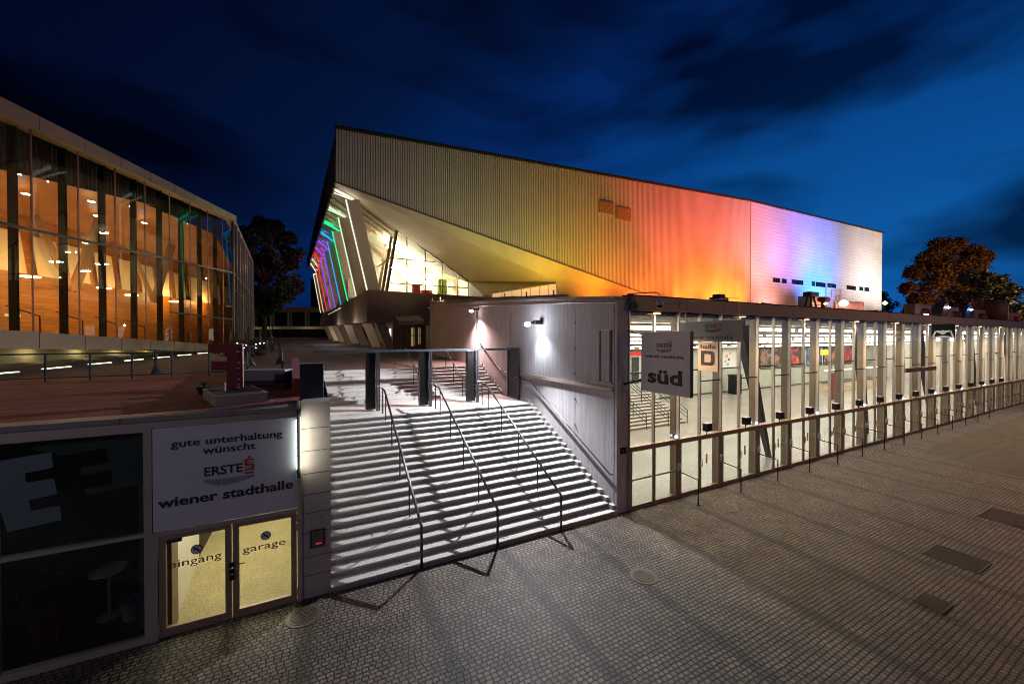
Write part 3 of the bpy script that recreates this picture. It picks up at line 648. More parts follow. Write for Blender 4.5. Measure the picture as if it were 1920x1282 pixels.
# ================================================================== GLASS FOYER
D = 2.493; X0 = 9.70; NB = 25
fy = thing('glass_foyer', 'long brightly lit glass fronted foyer under a flat dark fascia', 'building', (40, 10, 0))
XE = X0 + NB * D
b = MB(); b.box(9.66, XE + 4, 9.98, 10.30, .0, .05); b.build('sill', 'bronze', fy)
b = MB(); b.poly([(9.67, 10.3, .012), (XE + 4, 10.3, .012), (XE + 4, 27.1, .012), (9.67, 27.1, .012)]); b.build('floor', 'floor', fy)
b = MB(); b.box(9.67, XE + 4, 27.1, 27.3, 0, 7.3); b.build('back_wall', mat('foyer_back_wall', (.42, .43, .36), .6, var=.12, vscale=.7), fy)
b = MB(); b.box(XE + 4, XE + 4.2, 10.0, 27.3, 0, 7.3); b.build('end_wall', 'white', fy)
b = MB(); b.hexa([(9.67, 10.95, 6.62), (XE + 4, 10.95, 6.62), (XE + 4, 27.1, 5.0), (9.67, 27.1, 5.0)], [(9.67, 10.95, 6.72), (XE + 4, 10.95, 6.72), (XE + 4, 27.1, 5.1), (9.67, 27.1, 5.1)]); b.build('ceiling', 'ceil', fy)
b = MB(); b.hexa([(9.67, 10.16, 6.80), (XE + 4, 10.16, 6.80), (XE + 4, 10.95, 6.63), (9.67, 10.95, 6.63)], [(9.67, 10.16, 6.9), (XE + 4, 10.16, 6.9), (XE + 4, 10.95, 6.73), (9.67, 10.95, 6.73)]); b.build('soffit', 'speck', fy)
b = MB(); b.box(9.67, XE + 4, 10.1, 39.6, 7.30, 7.40); b.build('roof', 'coping', fy)
b = MB(); b.box(9.68, XE + 4.2, 9.86, 10.08, 6.96, 7.45); b.build('fascia', 'fascia', fy)
b = MB(); b.box(9.64, XE + 4.2, 9.83, 10.3, 7.452, 7.49); b.build('roof_edge', 'roofedge', fy)
for i in range(2, NB, 2): MB().box(X0 + i * D - .006, X0 + i * D + .006, 9.855, 9.86, 6.97, 7.45).build('fascia_joint', 'joint', fy)
b = MB(); b.box(9.66, XE + 4, 9.88, 10.14, 2.08, 2.23); b.build('transom', 'bronze', fy)
# one bay, then copies
def frame_box(x0, x1, z0, z1, w, y0=9.99, y1=10.05):
    return MB().box(x0, x0 + w, y0, y1, z0, z1).box(x1 - w, x1, y0, y1, z0, z1).box(x0 + w, x1 - w, y0, y1, z0, z0 + w * 1.2).box(x0 + w, x1 - w, y0, y1, z1 - w, z1)
xm = X0 + D / 2 - .02
bay = []
bay.append(MB().box(X0 - .045, X0 + .045, 10.10, 10.36, .02, 7.0).build('column', 'fin', fy))
bay.append(MB().box(X0 - .03, X0 + .03, 9.97, 10.10, 2.231, 6.96).build('mullion', 'alu', fy))
bay.append(MB().box(xm - .028, xm + .028, 9.99, 10.11, 2.231, 6.96).build('mullion', 'alu', fy))
bay.append(MB().box(X0 - .07, X0 + .07, 9.94, 10.07, .051, 2.079).build('jamb', 'bronze', fy))
bay.append(MB().box(X0 + .03, xm - .028, 10.03, 10.07, 4.74, 4.79).build('glazing_bar', 'gate', fy))
bay.append(MB().box(xm + .028, X0 + D - .03, 10.03, 10.07, 4.28, 4.33).build('glazing_bar', 'gate', fy))
bay.append(MB().box(X0 + .03, xm - .028, 10.045, 10.052, 2.231, 6.96).build('window_pane', GLASS_F, fy))
bay.append(MB().box(xm + .028, X0 + D - .03, 10.045, 10.052, 2.231, 6.96).build('window_pane', GLASS_F, fy))
bay0 = []
for x0, x1 in ((X0 + .102, xm - .005), (xm + .005, X0 + D - .102)):
    f = frame_box(x0, x1, .055, 2.075, .055).box(x0 + .055, x1 - .055, 9.99, 10.05, 1.0, 1.05).build('side_panel', 'bronze', fy)
    MB().box(x0 + .055, x1 - .055, 10.015, 10.02, .12, 2.02).build('pane', GLASS, f); bay0.append(f)
doors = []
for k, (x0, x1) in enumerate(((X0 + .102, xm - .005), (xm + .005, X0 + D - .102))):
    x0 += D; x1 += D
    f = frame_box(x0, x1, .055, 2.075, .06).build('door', 'bronze', fy)
    MB().box(x0 + .06, x1 - .06, 10.015, 10.02, .12, 2.01).build('pane', GLASS, f)
    xh = x1 - .03 if k == 0 else x0 + .03
    MB().tube([(xh, 9.99, .98), (xh, 9.93, 1.0), (xh, 9.93, 1.26), (xh, 9.99, 1.28)], .015, 6).build('handle', 'alu', f)
    if k == 1: MB().box(x0 + .45, x0 + .50, 10.05, 10.09, 1.0, 1.4).build('latch', mat('brass', (.5, .28, .06), .4, .6), f)
    doors.append(f)
def shift(o, i, parent):
    c = o.copy(); COL.objects.link(c); c.location = o.location + V((i * D, 0, 0)); c.parent = parent; c.matrix_parent_inverse = o.matrix_parent_inverse.copy()
    for g in o.children:
        q = g.copy(); COL.objects.link(q); q.parent = c; q.matrix_parent_inverse = g.matrix_parent_inverse.copy()
for i in range(1, NB):
    for o in bay: shift(o, i, fy)
    if i > 1:
        for o in doors: shift(o, i - 1, fy)
# hand rail across the far fixed bays, door lintel box
b = MB(); b.box(32.2, 37.1, 9.93, 10.03, 3.86, 4.12); b.build('lintel', 'fascia', fy)
b = MB(); b.tube([(44.7, 9.9, 1.0), (57.2, 9.9, 1.0)], .025, 6); b.build('push_rail', 'gate', fy)
# leaning tapered pillars
for xb, xt in ((20.35, 18.2), (30.9, 29.7), (41.2, 38.9), (51.6, 49.4), (62, 59.8)):
    b = MB(); b.hexa([(xb - .07, 11.2, .012), (xb + .09, 11.2, .012), (xb + .09, 11.4, .012), (xb - .07, 11.4, .012)], [(xt - .35, 11.2, 6.6), (xt + .38, 11.2, 6.6), (xt + .38, 11.6, 6.6), (xt - .35, 11.6, 6.6)]); b.build('slanted_pillar', 'gate', fy)
# ceiling light strips in rows
LT = emitter('foyer_tube_glow', (1, .94, .82), 21)
def zc(y): return 6.62 - (y - 10.95) * .1003
yrow = (11.5, 13.8, 16.3, 18.8, 21.4, 24.2)
for j, y in enumerate(yrow):
    x = 9.9 + (j % 2) * 1.1
    while x < XE + 2:
        w = 4.6 if x < 45 else 6.4
        MB().box(x, min(x + w - .9, XE + 3.5), y - .12, y + .12, zc(y) - .22, zc(y) - .09).build('ceiling_light', LT, fy); x += w
b = MB()
for y in yrow: b.box(9.9, XE + 3, y - .14, y + .14, zc(y) - .075, zc(y) - .01)
b.build('light_track', 'alu', fy)
b = MB()
for k in range(7):
    y = 13.2 + k * 2; b.box(9.7, XE + 3, y - .05, y + .05, zc(y) - .22, zc(y) - .02)
b.build('ceiling_beam', 'fin', fy)
# inner staircase
si = MB()
for i in range(11): si.box(12, 23.3, 18.5 + i * .3, 18.5 + 11 * .3 + .02 * i, .012 + i * .16, .012 + (i + 1) * .16 - .002)
si = si.build('inner_staircase', 'stringer', fy)
b = MB()
for i in range(11): b.box(12, 23.302, 18.497 + i * .3, 18.5 + i * .3, .012 + i * .16, .012 + i * .16 + .115)
b.build('riser', 'fin', si)
b = MB(); b.box(12, 23.3, 21.82, 27.09, .012, 1.77); b.build('inner_landing', 'floor', fy)
for x in (15.2, 17.3, 19.3, 21.3, 23.2):
    b = MB()
    for h in (.45, .7, .95): b.tube([(x, 18.3, h), (x, 21.9, h + 1.92)], .022, 6)
    for y in (18.3, 19.5, 20.7, 21.9): b.tube([(x, y, max(0, (y - 18.5) * .533)), (x, y, .95 + (y - 18.3) * .533)], .025, 6)
    b.build('stair_railing', 'black', fy)
b = MB(); b.box(26.6, 27.5, 27.05, 27.1, 1.7, 4.2); b.box(33.5, 34.3, 27.05, 27.1, .1, 2.4); b.build('inner_door', 'gate', fy)
b = MB(); b.box(26.2, 28.2, 27.03, 27.09, 4.35, 4.65); b.build('exit_box', emitter('red_box_glow', (1, .06, .05), 1.2), fy)
b = MB(); b.box(9.68, XE + 3, 27.02, 27.08, .012, .14); b.box(47, XE + 3, 27.0, 27.09, 2.28, 2.36); b.build('skirting', 'gate', fy)
# posters on the back wall
def poster_mat(name, cols, scale, seed):
    m = bpy.data.materials.new(name); m.use_nodes = True; t = m.node_tree; b_ = t.nodes['Principled BSDF']
    g = t.nodes.new('ShaderNodeNewGeometry'); mp = t.nodes.new('ShaderNodeMapping'); mp.inputs['Location'].default_value = (seed, 0, seed * 2)
    n = t.nodes.new('ShaderNodeTexNoise'); n.inputs['Scale'].default_value = scale; n.inputs['Detail'].default_value = 3; n.inputs['Distortion'].default_value = 1.2
    r = t.nodes.new('ShaderNodeValToRGB'); r.color_ramp.elements[0].position = .3; r.color_ramp.elements[1].position = .72
    r.color_ramp.elements[0].color = (*cols[0], 1); r.color_ramp.elements[1].color = (*cols[-1], 1)
    for i, c in enumerate(cols[1:-1]): q = r.color_ramp.elements.new(.3 + .42 * (i + 1) / (len(cols) - 1)); q.color = (*c, 1)
    t.links.new(g.outputs['Position'], mp.inputs[0]); t.links.new(mp.outputs[0], n.inputs['Vector']); t.links.new(n.outputs['Fac'], r.inputs[0]); t.links.new(r.outputs[0], b_.inputs['Base Color'])
    return m
red = ((.01, .01, .01), (.10, .02, .02), (.55, .03, .03), (.8, .35, .25)); blu = ((.01, .01, .03), (.03, .06, .25), (.15, .3, .6), (.6, .6, .6)); drk = ((.01, .01, .01), (.06, .03, .02), (.35, .2, .12), (.6, .05, .04))
for k, (x0, x1, c, lab) in enumerate(((46.9, 51.4, drk, 'dark concert poster with red foot on the foyer back wall, behind the first leaning pillar'), (51.9, 56.6, red, 'bright red concert poster on the foyer back wall right of the dark one'), (57.2, 60.8, blu, 'blue concert poster on the foyer back wall between red and dark ones'), (61.4, 66.0, drk, 'dark brown concert poster on the foyer back wall right of the blue one'), (66.6, 71.0, red, 'red concert poster farthest along the foyer back wall'))):
    t = thing('poster', lab, 'poster', ((x0 + x1) / 2, 27.05, 2.4), 'posters on the foyer back wall')
    MB().box(x0, x1, 27.02, 27.06, 2.5, 4.85).build('print', poster_mat('poster_print_%d' % k, c, .9, k * 7.3), t)
    MB().box(x0 - .08, x1 + .08, 27.06, 27.095, 2.42, 4.93).build('frame', 'black', t)
t = thing('plan_board', 'pale plan board with small coloured blocks on the foyer back wall', 'board', (40, 27, 2.6))
MB().box(38.4, 42.2, 27.03, 27.08, 2.6, 4.9).build('board', 'white', t)
for k, (c, pts) in enumerate((((.6, .05, .03), ((38.9, 3.9), (39.0, 4.3), (39.2, 3.5), (40.6, 4.0))), ((.03, .1, .5), ((39.3, 4.1), (39.3, 3.3), (41, 3.6))), ((.7, .35, .02), ((38.8, 3.6), (40.4, 3.4), (41.2, 4.3))), ((.05, .4, .15), ((39.1, 3.1), (39.5, 2.9), (40.8, 3.1))))):
    b = MB()
    for x, z in pts: b.box(x - .16, x + .16, 27.02, 27.03, z - .12, z + .12)
    b.build('colour_block', mat('map_colour_%d' % k, c, .6), t)
t = thing('bin', 'tall black litter bin standing on the foyer floor near the plan board', 'bin', (40.2, 26, 0))
b = MB(); b.box(39.6, 40.6, 25.3, 26.2, .02, 2.0); b.build('body', 'black', t, bevel=.03); b = MB(); b.box(39.55, 40.65, 25.25, 26.25, 2.0, 2.1); b.build('lid', 'gate', t)
for x, y, z, lab in ((38.2, 17, 4.55, 'yellow hanging sign in the foyer, nearest the black banner'), (58.5, 16.0, 4.35, 'narrow yellow hanging sign deep in the far foyer'), (62, 16, 4.35, 'broader yellow hanging sign farthest in the foyer')):
    t = thing('hanging_sign', lab, 'sign', (x, y, z), 'yellow hanging signs in the foyer')
    MB().box(x, x + 1.2, y, y + .08, z, z + .42).build('board', mat('sign_yellow', (.75, .62, .02), .5, emit=.5), t)
    MB().tube([(x + .2, y + .04, z + .42), (x + .2, y + .04, zc(y))], .01, 5).tube([(x + 1, y + .04, z + .42), (x + 1, y + .04, zc(y))], .01, 5).build('rod', 'gate', t)
for x, y, lab in ((44.5, 19, 'red roll up banner on the foyer floor, left of two'), (50.5, 19, 'red roll up banner on the foyer floor, right of two')):
    t = thing('roll_up_banner', lab, 'banner', (x, y, 0), 'red roll up banners in the foyer')
    MB().box(x, x + 1, y, y + .03, .1, 2.6).build('sheet', 'redsign', t); MB().box(x - .05, x + 1.05, y - .12, y + .15, .012, .1).build('foot', 'gate', t)
t = thing('counter', 'long pale service counter with lit front deep in the far foyer', 'counter', (55, 22, 0))
MB().box(50, 64, 21.5, 22.3, .012, 1.05).build('front', 'cream', t); MB().box(49.9, 64.1, 21.4, 22.4, 1.05, 1.1).build('top', 'gate', t); MB().box(50, 64, 21.9, 22.0, 2.35, 2.42).build('light', emitter('counter_glow', (1, .85, .6), 8), t)

# black bent door guards with their small white openers
for i in range(1, 15):
    x = X0 + i * D; lab = 'black bent door guard in front of the glass foyer, %s from the white wall' % ORD[i - 1]
    t = thing('door_guard', lab, 'guard rail', (x + .02, 9.4, 0), 'door guards along the glass foyer') if i == 1 else dup(g0, (x + .02, 9.4, 0), lab)
    if i == 1:
        g0 = t; MB().tube([(x, 9.95, .98), (x + .06, 9.20, .90), (x + .06, 9.20, .012)], .024, 8).build('rail', 'black', t)
        MB().box(x - .01, x + .13, 9.13, 9.27, .006, .02).build('foot', 'black', t)
        MB().lathe((x - .04, 9.92, 1.0), [(.03, 0), (.065, .06), (.065, .26), (.03, .32)], 10).build('opener', 'signw', t, smooth=True)
# box lamps standing on the transom
led = emitter('led_glow', (.55, .72, 1), 14)
for i in range(1, 17):
    x = X0 + i * D + 1.50; lab = 'black box lamp on the foyer transom, %s from the white wall' % ORD[i - 1]
    t = thing('box_lamp', lab, 'lamp', (x, 9.93, 2.23), 'box lamps along the foyer transom') if i == 1 else dup(b0, (x, 9.93, 2.23), lab)
    if i == 1:
        b0 = t; b = MB(); b.box(x - .16, x + .16, 9.78, 10.0, 2.36, 2.66); b.build('housing', 'black', t, bevel=.015)
        MB().tube([(x, 9.92, 2.23), (x, 9.92, 2.37)], .02, 8).build('stem', 'black', t)
        MB().box(x - .15, x + .15, 9.8, 9.98, 2.662, 2.675).build('lens', 'signw', t)
for i in range(8):
    x = X0 + (2 * i + 1) * D - .18; lab = 'small blue white spotlight glowing on the foyer transom, %s from the white wall' % ORD[i]
    t = thing('small_spotlight', lab, 'lamp', (x, 9.93, 2.23), 'small spotlights along the foyer transom') if i == 0 else dup(s0, (x, 9.93, 2.23), lab)
    if i == 0:
        s0 = t; MB().box(x - .08, x + .02, 9.88, 9.98, 2.235, 2.27).build('base', 'alu', t); MB().lathe((x - .03, 9.93, 2.27), [(.02, 0), (.05, .03), (.045, .08), (.01, .1)], 10).build('lens', led, t)

# ------------------------------------------------------------------ projecting signs and camera
t = thing('projecting_sign', 'white square sign reading süd projecting from the corner of the white wall', 'sign', (9.95, 8.7, 4.2))
b = MB(); b.box(9.90, 10.02, 7.73, 9.64, 4.22, 6.20); b.build('board', 'signp', t)
b = MB(); b.box(9.905, 10.015, 7.70, 7.729, 4.22, 6.20); b.build('edge', 'gate', t)
b = MB(); b.tube([(9.96, 9.64, 4.6), (9.40, 9.97, 4.42)], .035, 8); b.tube([(9.96, 9.64, 4.52), (9.96, 9.97, 4.5)], .03, 8); b.tube([(9.96, 9.64, 6.1), (9.6, 9.99, 6.25)], .015, 6); b.build('bracket', 'black', t)
sd = (0, -1, 0); su = (0, 0, 1); sx = 9.897
emblem((sx, 8.70, 5.55), sd, su, .34, t)
text('wiener stadthalle', 'lettering', (sx, 8.70, 5.36), sd, su, .10, 'ink', t, width=1.52, bold=.022)
text('süd', 'lettering', (sx, 8.66, 4.55), sd, su, .44, 'ink', t, width=1.36, bold=.035)
t = thing('banner_sign', 'wide dark grey hanging board with dim lettering above the beige hall sign', 'sign', (12.2, 8.7, 5.9))
b = MB(); b.box(12.14, 12.24, 7.53, 9.93, 5.87, 6.58); b.build('board', 'signg', t)
b = MB(); b.box(12.13, 12.25, 9.66, 9.90, 6.57, 6.64); b.tube([(12.19, 9.7, 6.58), (12.19, 9.7, 7.4)], .02, 6); b.tube([(12.19, 7.7, 6.58), (12.19, 7.7, 7.3), (12.19, 9.86, 7.35)], .012, 6); b.build('hanger', 'alu', t)
emblem((12.137, 8.6, 6.20), sd, su, .34, t, True)
text('wiener stadthalle', 'lettering', (12.137, 8.72, 5.96), sd, su, .13, 'ink', t, width=1.75, bold=.022)
t = thing('hall_sign', 'small beige sign with a large black letter D hung under the dark board', 'sign', (12.2, 8.78, 4.84))
b = MB(); b.box(12.15, 12.23, 8.40, 9.16, 4.85, 5.868); b.build('board', 'signb', t)
text('halle', 'lettering', (12.147, 8.77, 5.63), sd, su, .14, 'ink', t, width=.58, bold=.022)
b = MB()
dd = lambda y, z: (12.145, 8.78 - y, 5.05 + z)
outer = [dd(-.26, 0), dd(.18, 0), dd(.26, .08), dd(.26, .42), dd(.18, .50), dd(-.26, .50)]; inner = [dd(-.13, .11), dd(.09, .11), dd(.13, .15), dd(.13, .35), dd(.09, .39), dd(-.13, .39)]
for i in range(6): b.poly([outer[i], outer[(i + 1) % 6], inner[(i + 1) % 6], inner[i]])
b.build('letter', 'ink', t)
t = thing('banner_sign', 'black hanging banner with a white bow shape far along the glass foyer', 'sign', (34.6, 9, 6))
b = MB(); b.box(34.57, 34.63, 8.50, 9.50, 6.0, 6.86); b.build('board', 'black', t)
b = MB(); bb = lambda u, v: (34.565, 9.5 - u, 6.0 + v)
b.poly([bb(.02, .02), bb(.10, .02), bb(.22, .36), bb(.16, .46)]); b.poly([bb(.98, .02), bb(.90, .02), bb(.80, .36), bb(.86, .46)])
b.poly([bb(.20, .46), bb(.22, .36), bb(.36, .30), bb(.46, .22), bb(.56, .22), bb(.66, .34), bb(.80, .38), bb(.82, .48), bb(.6, .45), bb(.5, .48), bb(.4, .45)]); b.poly([bb(.1, .02), bb(.9, .02), bb(.8, .10), bb(.5, .14), bb(.2, .10)])
b.build('bow_shape', mat('bow_white', (.75, .75, .76), .5, emit=.25), t)
b = MB(); b.tube([(34.6, 9.4, 6.86), (34.6, 9.4, 7.5)], .012, 6); b.tube([(34.6, 8.6, 6.86), (34.6, 8.6, 7.5), (34.6, 9.86, 7.45)], .012, 6); b.build('hanger', 'alu', t)
t = thing('dome_camera', 'white dome camera on a curved arm at the wall corner under the roof edge', 'camera', (10.35, 9.3, 7.0))
b = MB(); b.tube([(9.55, 9.95, 7.50), (9.9, 9.6, 7.53), (10.25, 9.32, 7.53), (10.36, 9.3, 7.48), (10.38, 9.3, 7.32)], .022, 8); b.build('arm', 'alu', t, smooth=True)
b = MB(); b.lathe((10.38, 9.3, 7.10), [(.12, 0), (.13, .08), (.11, .16), (.04, .24)], 16); b.build('housing', 'signw', t, smooth=True)
b = MB(); b.lathe((10.38, 9.3, 7.0), [(.02, 0), (.07, .02), (.10, .07), (.105, .098)], 16); b.build('dome', 'black', t, smooth=True)
t = thing('house_number', 'small black number plate on the corner post beside the glass foyer', 'sign', (9.45, 9.99, 2.05))
b = MB(); b.box(9.30, 9.56, 9.985, 9.998, 2.02, 2.24); b.build('plate', 'black', t); text('1', 'lettering', (9.43, 9.984, 2.08), (1, 0, 0), (0, 0, 1), .09, 'signw', t)
# downlights under the fascia: first two real, rest added to brighten the paving
for k in range(9):
    x = 10.95 + k * 2 * D; y = 9.93
    t = thing('downlight', 'small warm downlight in a partly added row under the foyer fascia, %s from the white wall' % ORD[k], 'lamp', (x, y, 6.9), 'real and added downlights under the foyer fascia')
    MB().box(x - .15, x + .15, y - .05, y + .05, 6.88, 6.955).build('housing', 'alu', t); MB().box(x - .14, x + .14, y - .045, y + .045, 6.868, 6.879).build('lens', emitter('warm_down_glow', (1, .75, .35), 12), t)
    lamp('downlight_fill_beam', 'SPOT', (x, y - .03, 6.84), 850, (1, .68, .42), (x + .3, y - 1.6, 0), .06, 110, .9)

# ------------------------------------------------------------------ covers and gratings in the paving
def manhole(x, y, r, label):
    t = thing('manhole_cover', label, 'manhole cover', (x, y, 0), 'manhole covers in the paving')
    MB().disc((x, y, .001), r, .012, 32).build('frame', 'iron', t)
    b = MB(); b.disc((x, y, .014), r * .82, .006, 32)
    for k in range(-5, 6):
        w = math.sqrt(max(.01, (r * .74) ** 2 - (k * r * .13) ** 2)); b.box(x - w, x + w, y + k * r * .13 - .012, y + k * r * .13 + .012, .02, .028)
    b.build('lid', 'iron', t)
manhole(7.36, 7.06, .34, 'round iron manhole cover in the setts in front of the steps')
manhole(-.22, 9.40, .36, 'round brownish manhole cover beside the stone pilaster')
manhole(12.97, 8.65, .40, 'round manhole cover close to the glass foyer doors')
def grate(x, y, lx, ly, label, n=14):
    t = thing('drain_grating', label, 'grating', (x, y, 0), 'drain gratings in the paving')
    MB().box(x - lx, x + lx, y - ly, y + ly, .001, .008).build('pit', 'iron', t)
    b = MB()
    for k in range(n + 1):
        q = x - lx + 2 * lx * k / n; b.box(q - .012, q + .012, y - ly, y + ly, .008, .02)
    b.box(x - lx, x + lx, y - ly - .03, y - ly, .006, .022); b.box(x - lx, x + lx, y + ly, y + ly + .03, .006, .022); b.build('bars', 'iron', t)
grate(15.55, 3.75, .52, .50, 'square dark grating in the setts, middle of three', 18)
grate(20.6, 3.75, .7, .55, 'square dark grating in the setts, farthest of three', 18)
grate(12.45, 3.35, .30, .22, 'small slotted drain grating in the setts, nearest of three', 7)

# ------------------------------------------------------------------ floodlights and stage gear on the foyer roof
ZR = 7.402
def onroof(name, label, cat, x): return thing(name, label, cat, (x, 11.5, ZR))
t = onroof('projector_box', 'low black box on the foyer roof above the beige hall sign', 'lamp box', 16.7)
b = MB(); b.box(16.4, 17.1, 11.3, 11.8, ZR, 7.88); b.box(16.55, 16.95, 11.35, 11.75, 7.88, 8.02); b.build('housing', 'black', t, bevel=.02); MB().tube([(17.1, 11.5, 7.5), (18.6, 11.3, 7.45)], .03, 6).build('cable', 'black', t)
t = onroof('floodlight', 'orange glowing floodlight tilted up on the foyer roof in front of the orange wall', 'floodlight', 20.2)
b = MB(); b.box(20.0, 20.4, 11.4, 11.6, ZR, 7.55); b.hexa([(19.8, 11.4, 7.56), (20.9, 11.4, 7.66), (20.9, 11.9, 7.66), (19.8, 11.9, 7.56)], [(19.9, 11.4, 7.78), (20.7, 11.4, 7.74), (20.7, 11.9, 7.74), (19.9, 11.9, 7.78)]); b.build('housing', 'black', t)
MB().box(19.85, 19.9, 11.45, 11.85, 7.6, 7.76).build('lens', emitter('orange_lens', (1, .35, .05), 6), t)
t = onroof('projector_stand', 'dark projector on a splayed tripod stand on the foyer roof', 'projector', 24.6)
b = MB(); b.box(24.2, 25.1, 11.3, 11.7, 8.30, 8.55); b.build('projector_head', 'black', t, bevel=.04)
b = MB()
for dx, dy in ((-.35, -.2), (.35, -.2), (0, .35)): b.tube([(24.6 + dx * .4, 11.5 + dy * .4, 8.3), (24.6 + dx, 11.5 + dy, ZR)], .05, 6)
b.build('tripod_leg', 'gate', t)
t = onroof('equipment_case', 'white equipment case on the foyer roof beside the tripod projector', 'case', 26)
b = MB(); b.box(25.15, 27.0, 11.8, 12.4, ZR, 8.42); b.build('body', 'signw', t, bevel=.02); MB().box(25.15, 27.0, 11.79, 11.80, 7.9, 7.93).build('seam', 'joint', t)
t = onroof('moving_head_lamp', 'dark red moving head lamp in front of the white equipment case', 'lamp', 25.8)
b = MB(); b.box(25.45, 26.2, 11.2, 11.6, ZR, 7.75); b.build('base', 'rust', t, bevel=.02); b = MB(); b.box(25.7, 25.95, 11.3, 11.5, 7.75, 8.1); b.build('yoke', 'rust', t); b = MB(); b.box(25.5, 26.15, 11.2, 11.6, 8.05, 8.32); b.build('lamp_head', 'rust', t, bevel=.06)
MB().lathe((25.3, 11.1, 7.85), [(.02, 0), (.08, .05), (.02, .12)], 10).build('signal_light', emitter('green_dot', (.6, 1, .25), 12), t)
t = onroof('red_floodlight', 'glaring red white floodlight on the foyer roof edge below the pale wall', 'floodlight', 27.7)
b = MB(); b.box(27.45, 27.95, 11.3, 11.6, ZR, 7.75); b.build('housing', 'black', t); MB().lathe((27.7, 11.25, 7.86), [(.04, 0), (.2, .10), (.2, .24), (.04, .36)], 14).build('lens', emitter('red_flood_glow', (1, .36, .22), 70), t, smooth=True)
lamp('red_floodlight_beam', 'POINT', (27.7, 10.9, 8.1), 60, (1, .25, .12), size=.1)
t = onroof('scaffold_frame', 'thin metal scaffold frame with ladder rungs on the foyer roof', 'scaffold', 28.4)
b = MB()
for x in (27.4, 28.1, 28.6, 29.1): b.tube([(x, 12.0, ZR), (x, 12.0, 9.3 if x < 28 else 8.95)], .025, 6)
for z in (7.8, 8.2, 8.6, 8.95): b.tube([(28.1, 12.0, z), (29.3, 12.0, z)], .02, 6)
b.tube([(27.4, 12, 9.15), (28.1, 12, 9.15)], .02, 6); b.tube([(27.4, 12, 8.7), (28.1, 12, 8.7)], .02, 6); b.build('tubes', 'alu', t)
t = onroof('horn_speaker', 'big drum shaped lamp with a dark red mouth on the foyer roof', 'drum lamp', 29.8)
b = MB(); b.tube([(29.9, 11.2, 7.85), (29.2, 12.3, 7.95)], .36, 20); b.build('drum', 'signw', t); b = MB(); b.tube([(29.92, 11.16, 7.85), (29.9, 11.2, 7.85)], .30, 20); b.build('mouth', 'rust', t); b = MB(); b.box(29.4, 30.0, 11.5, 11.9, ZR, 7.55); b.build('foot', 'black', t)
t = onroof('cable_pile', 'low dark heap of cable boxes at the end of the pale wall', 'cable boxes', 32.4)
b = MB()
for k in range(7): x = 31.6 + k * .28; b.box(x, x + .25, 11.2, 11.8, ZR, 7.68 + .12 * rnd.random())
b.build('boxes', 'black', t, bevel=.03); MB().tube([(30.4, 11.4, 7.5), (31.6, 11.4, 7.5)], .06, 6).build('cable', 'black', t)
def stage_case(x0, x1, zt, label):
    t = onroof('flight_case', label, 'case', (x0 + x1) / 2); t['group'] = 'pink grey flight cases on the foyer roof'
    MB().box(x0, x1, 11.5, 12.1, ZR, zt).build('body', mat('case_pink_grey', (.28, .17, .18), .6), t, bevel=.02)
    xm_ = (x0 + x1) / 2; MB().lathe((xm_, 11.5, ZR + .15), [(.3, 0), (.42, .2), (.4, .5), (.2, .62)], 10).build('lamp_head', 'rust', t)
stage_case(38.8, 41.8, 8.50, 'pink grey flight case on the foyer roof with two small white lights at its foot')
stage_case(45.3, 47.6, 8.52, 'pink grey flight case on the foyer roof between two round lamps')
stage_case(51.4, 54.4, 8.50, 'pink grey flight case on the foyer roof left of the round tank')
stage_case(61.8, 65.2, 8.55, 'pink grey flight case on the foyer roof right of the round tank')
for x, col, lab in ((44.3, (1, .6, .6), 'round stage lamp with a pinkish glint on the foyer roof'), (49.5, (.1, .4, 1), 'round stage lamp with a blue glint on the foyer roof')):
    t = onroof('stage_lamp', lab, 'stage lamp', x); MB().tube([(x, 11.4, 8.15), (x, 12, 8.25)], .62, 18).build('drum', mat('drum_blue_grey', (.05, .07, .13), .5), t)
    MB().lathe((x, 11.25, 8.3), [(.02, 0), (.12, .08), (.02, .18)], 10).build('lens', emitter('glint_' + str(int(x)), col, 25), t); MB().box(x - .3, x + .3, 11.5, 11.9, ZR, 7.6).build('foot', 'black', t)
t = onroof('tank', 'tall round dark tank with a domed wire top on the foyer roof', 'tank', 56.7)
MB().lathe((56.7, 11.9, ZR), [(1.25, 0), (1.25, 1.75), (1.1, 2.0), (.6, 2.2), (.1, 2.25)], 20).build('body', mat('tank_wine', (.10, .05, .06), .6), t, smooth=True); MB().tube([(55.3, 11.9, 9.0), (55.4, 11.9, 9.5), (56, 11.9, 9.85), (56.7, 11.9, 9.95), (57.4, 11.9, 9.85), (58, 11.9, 9.5), (58.1, 11.9, 9.0)], .03, 6).build('hoop', 'alu', t)
t = onroof('white_light', 'pair of tiny white lights on the roof edge under the pink flight case', 'light', 39.2)
MB().box(38.9, 39.5, 11.0, 11.1, 7.62, 7.72).build('lens', emitter('white_dot', (.8, .9, 1), 10), t); MB().box(38.9, 39.5, 11.1, 11.2, ZR, 7.72).build('housing', 'black', t)
t = onroof('green_light', 'tiny greenish signal light on a post beside the pale wall end', 'light', 33.9)
MB().lathe((33.9, 11.5, 8.2), [(.02, 0), (.14, .12), (.02, .26)], 10).build('lens', emitter('green_dot', (.6, 1, .25), 12), t); MB().tube([(33.9, 11.5, ZR), (33.9, 11.5, 8.2)], .03, 6).build('post', 'black', t)

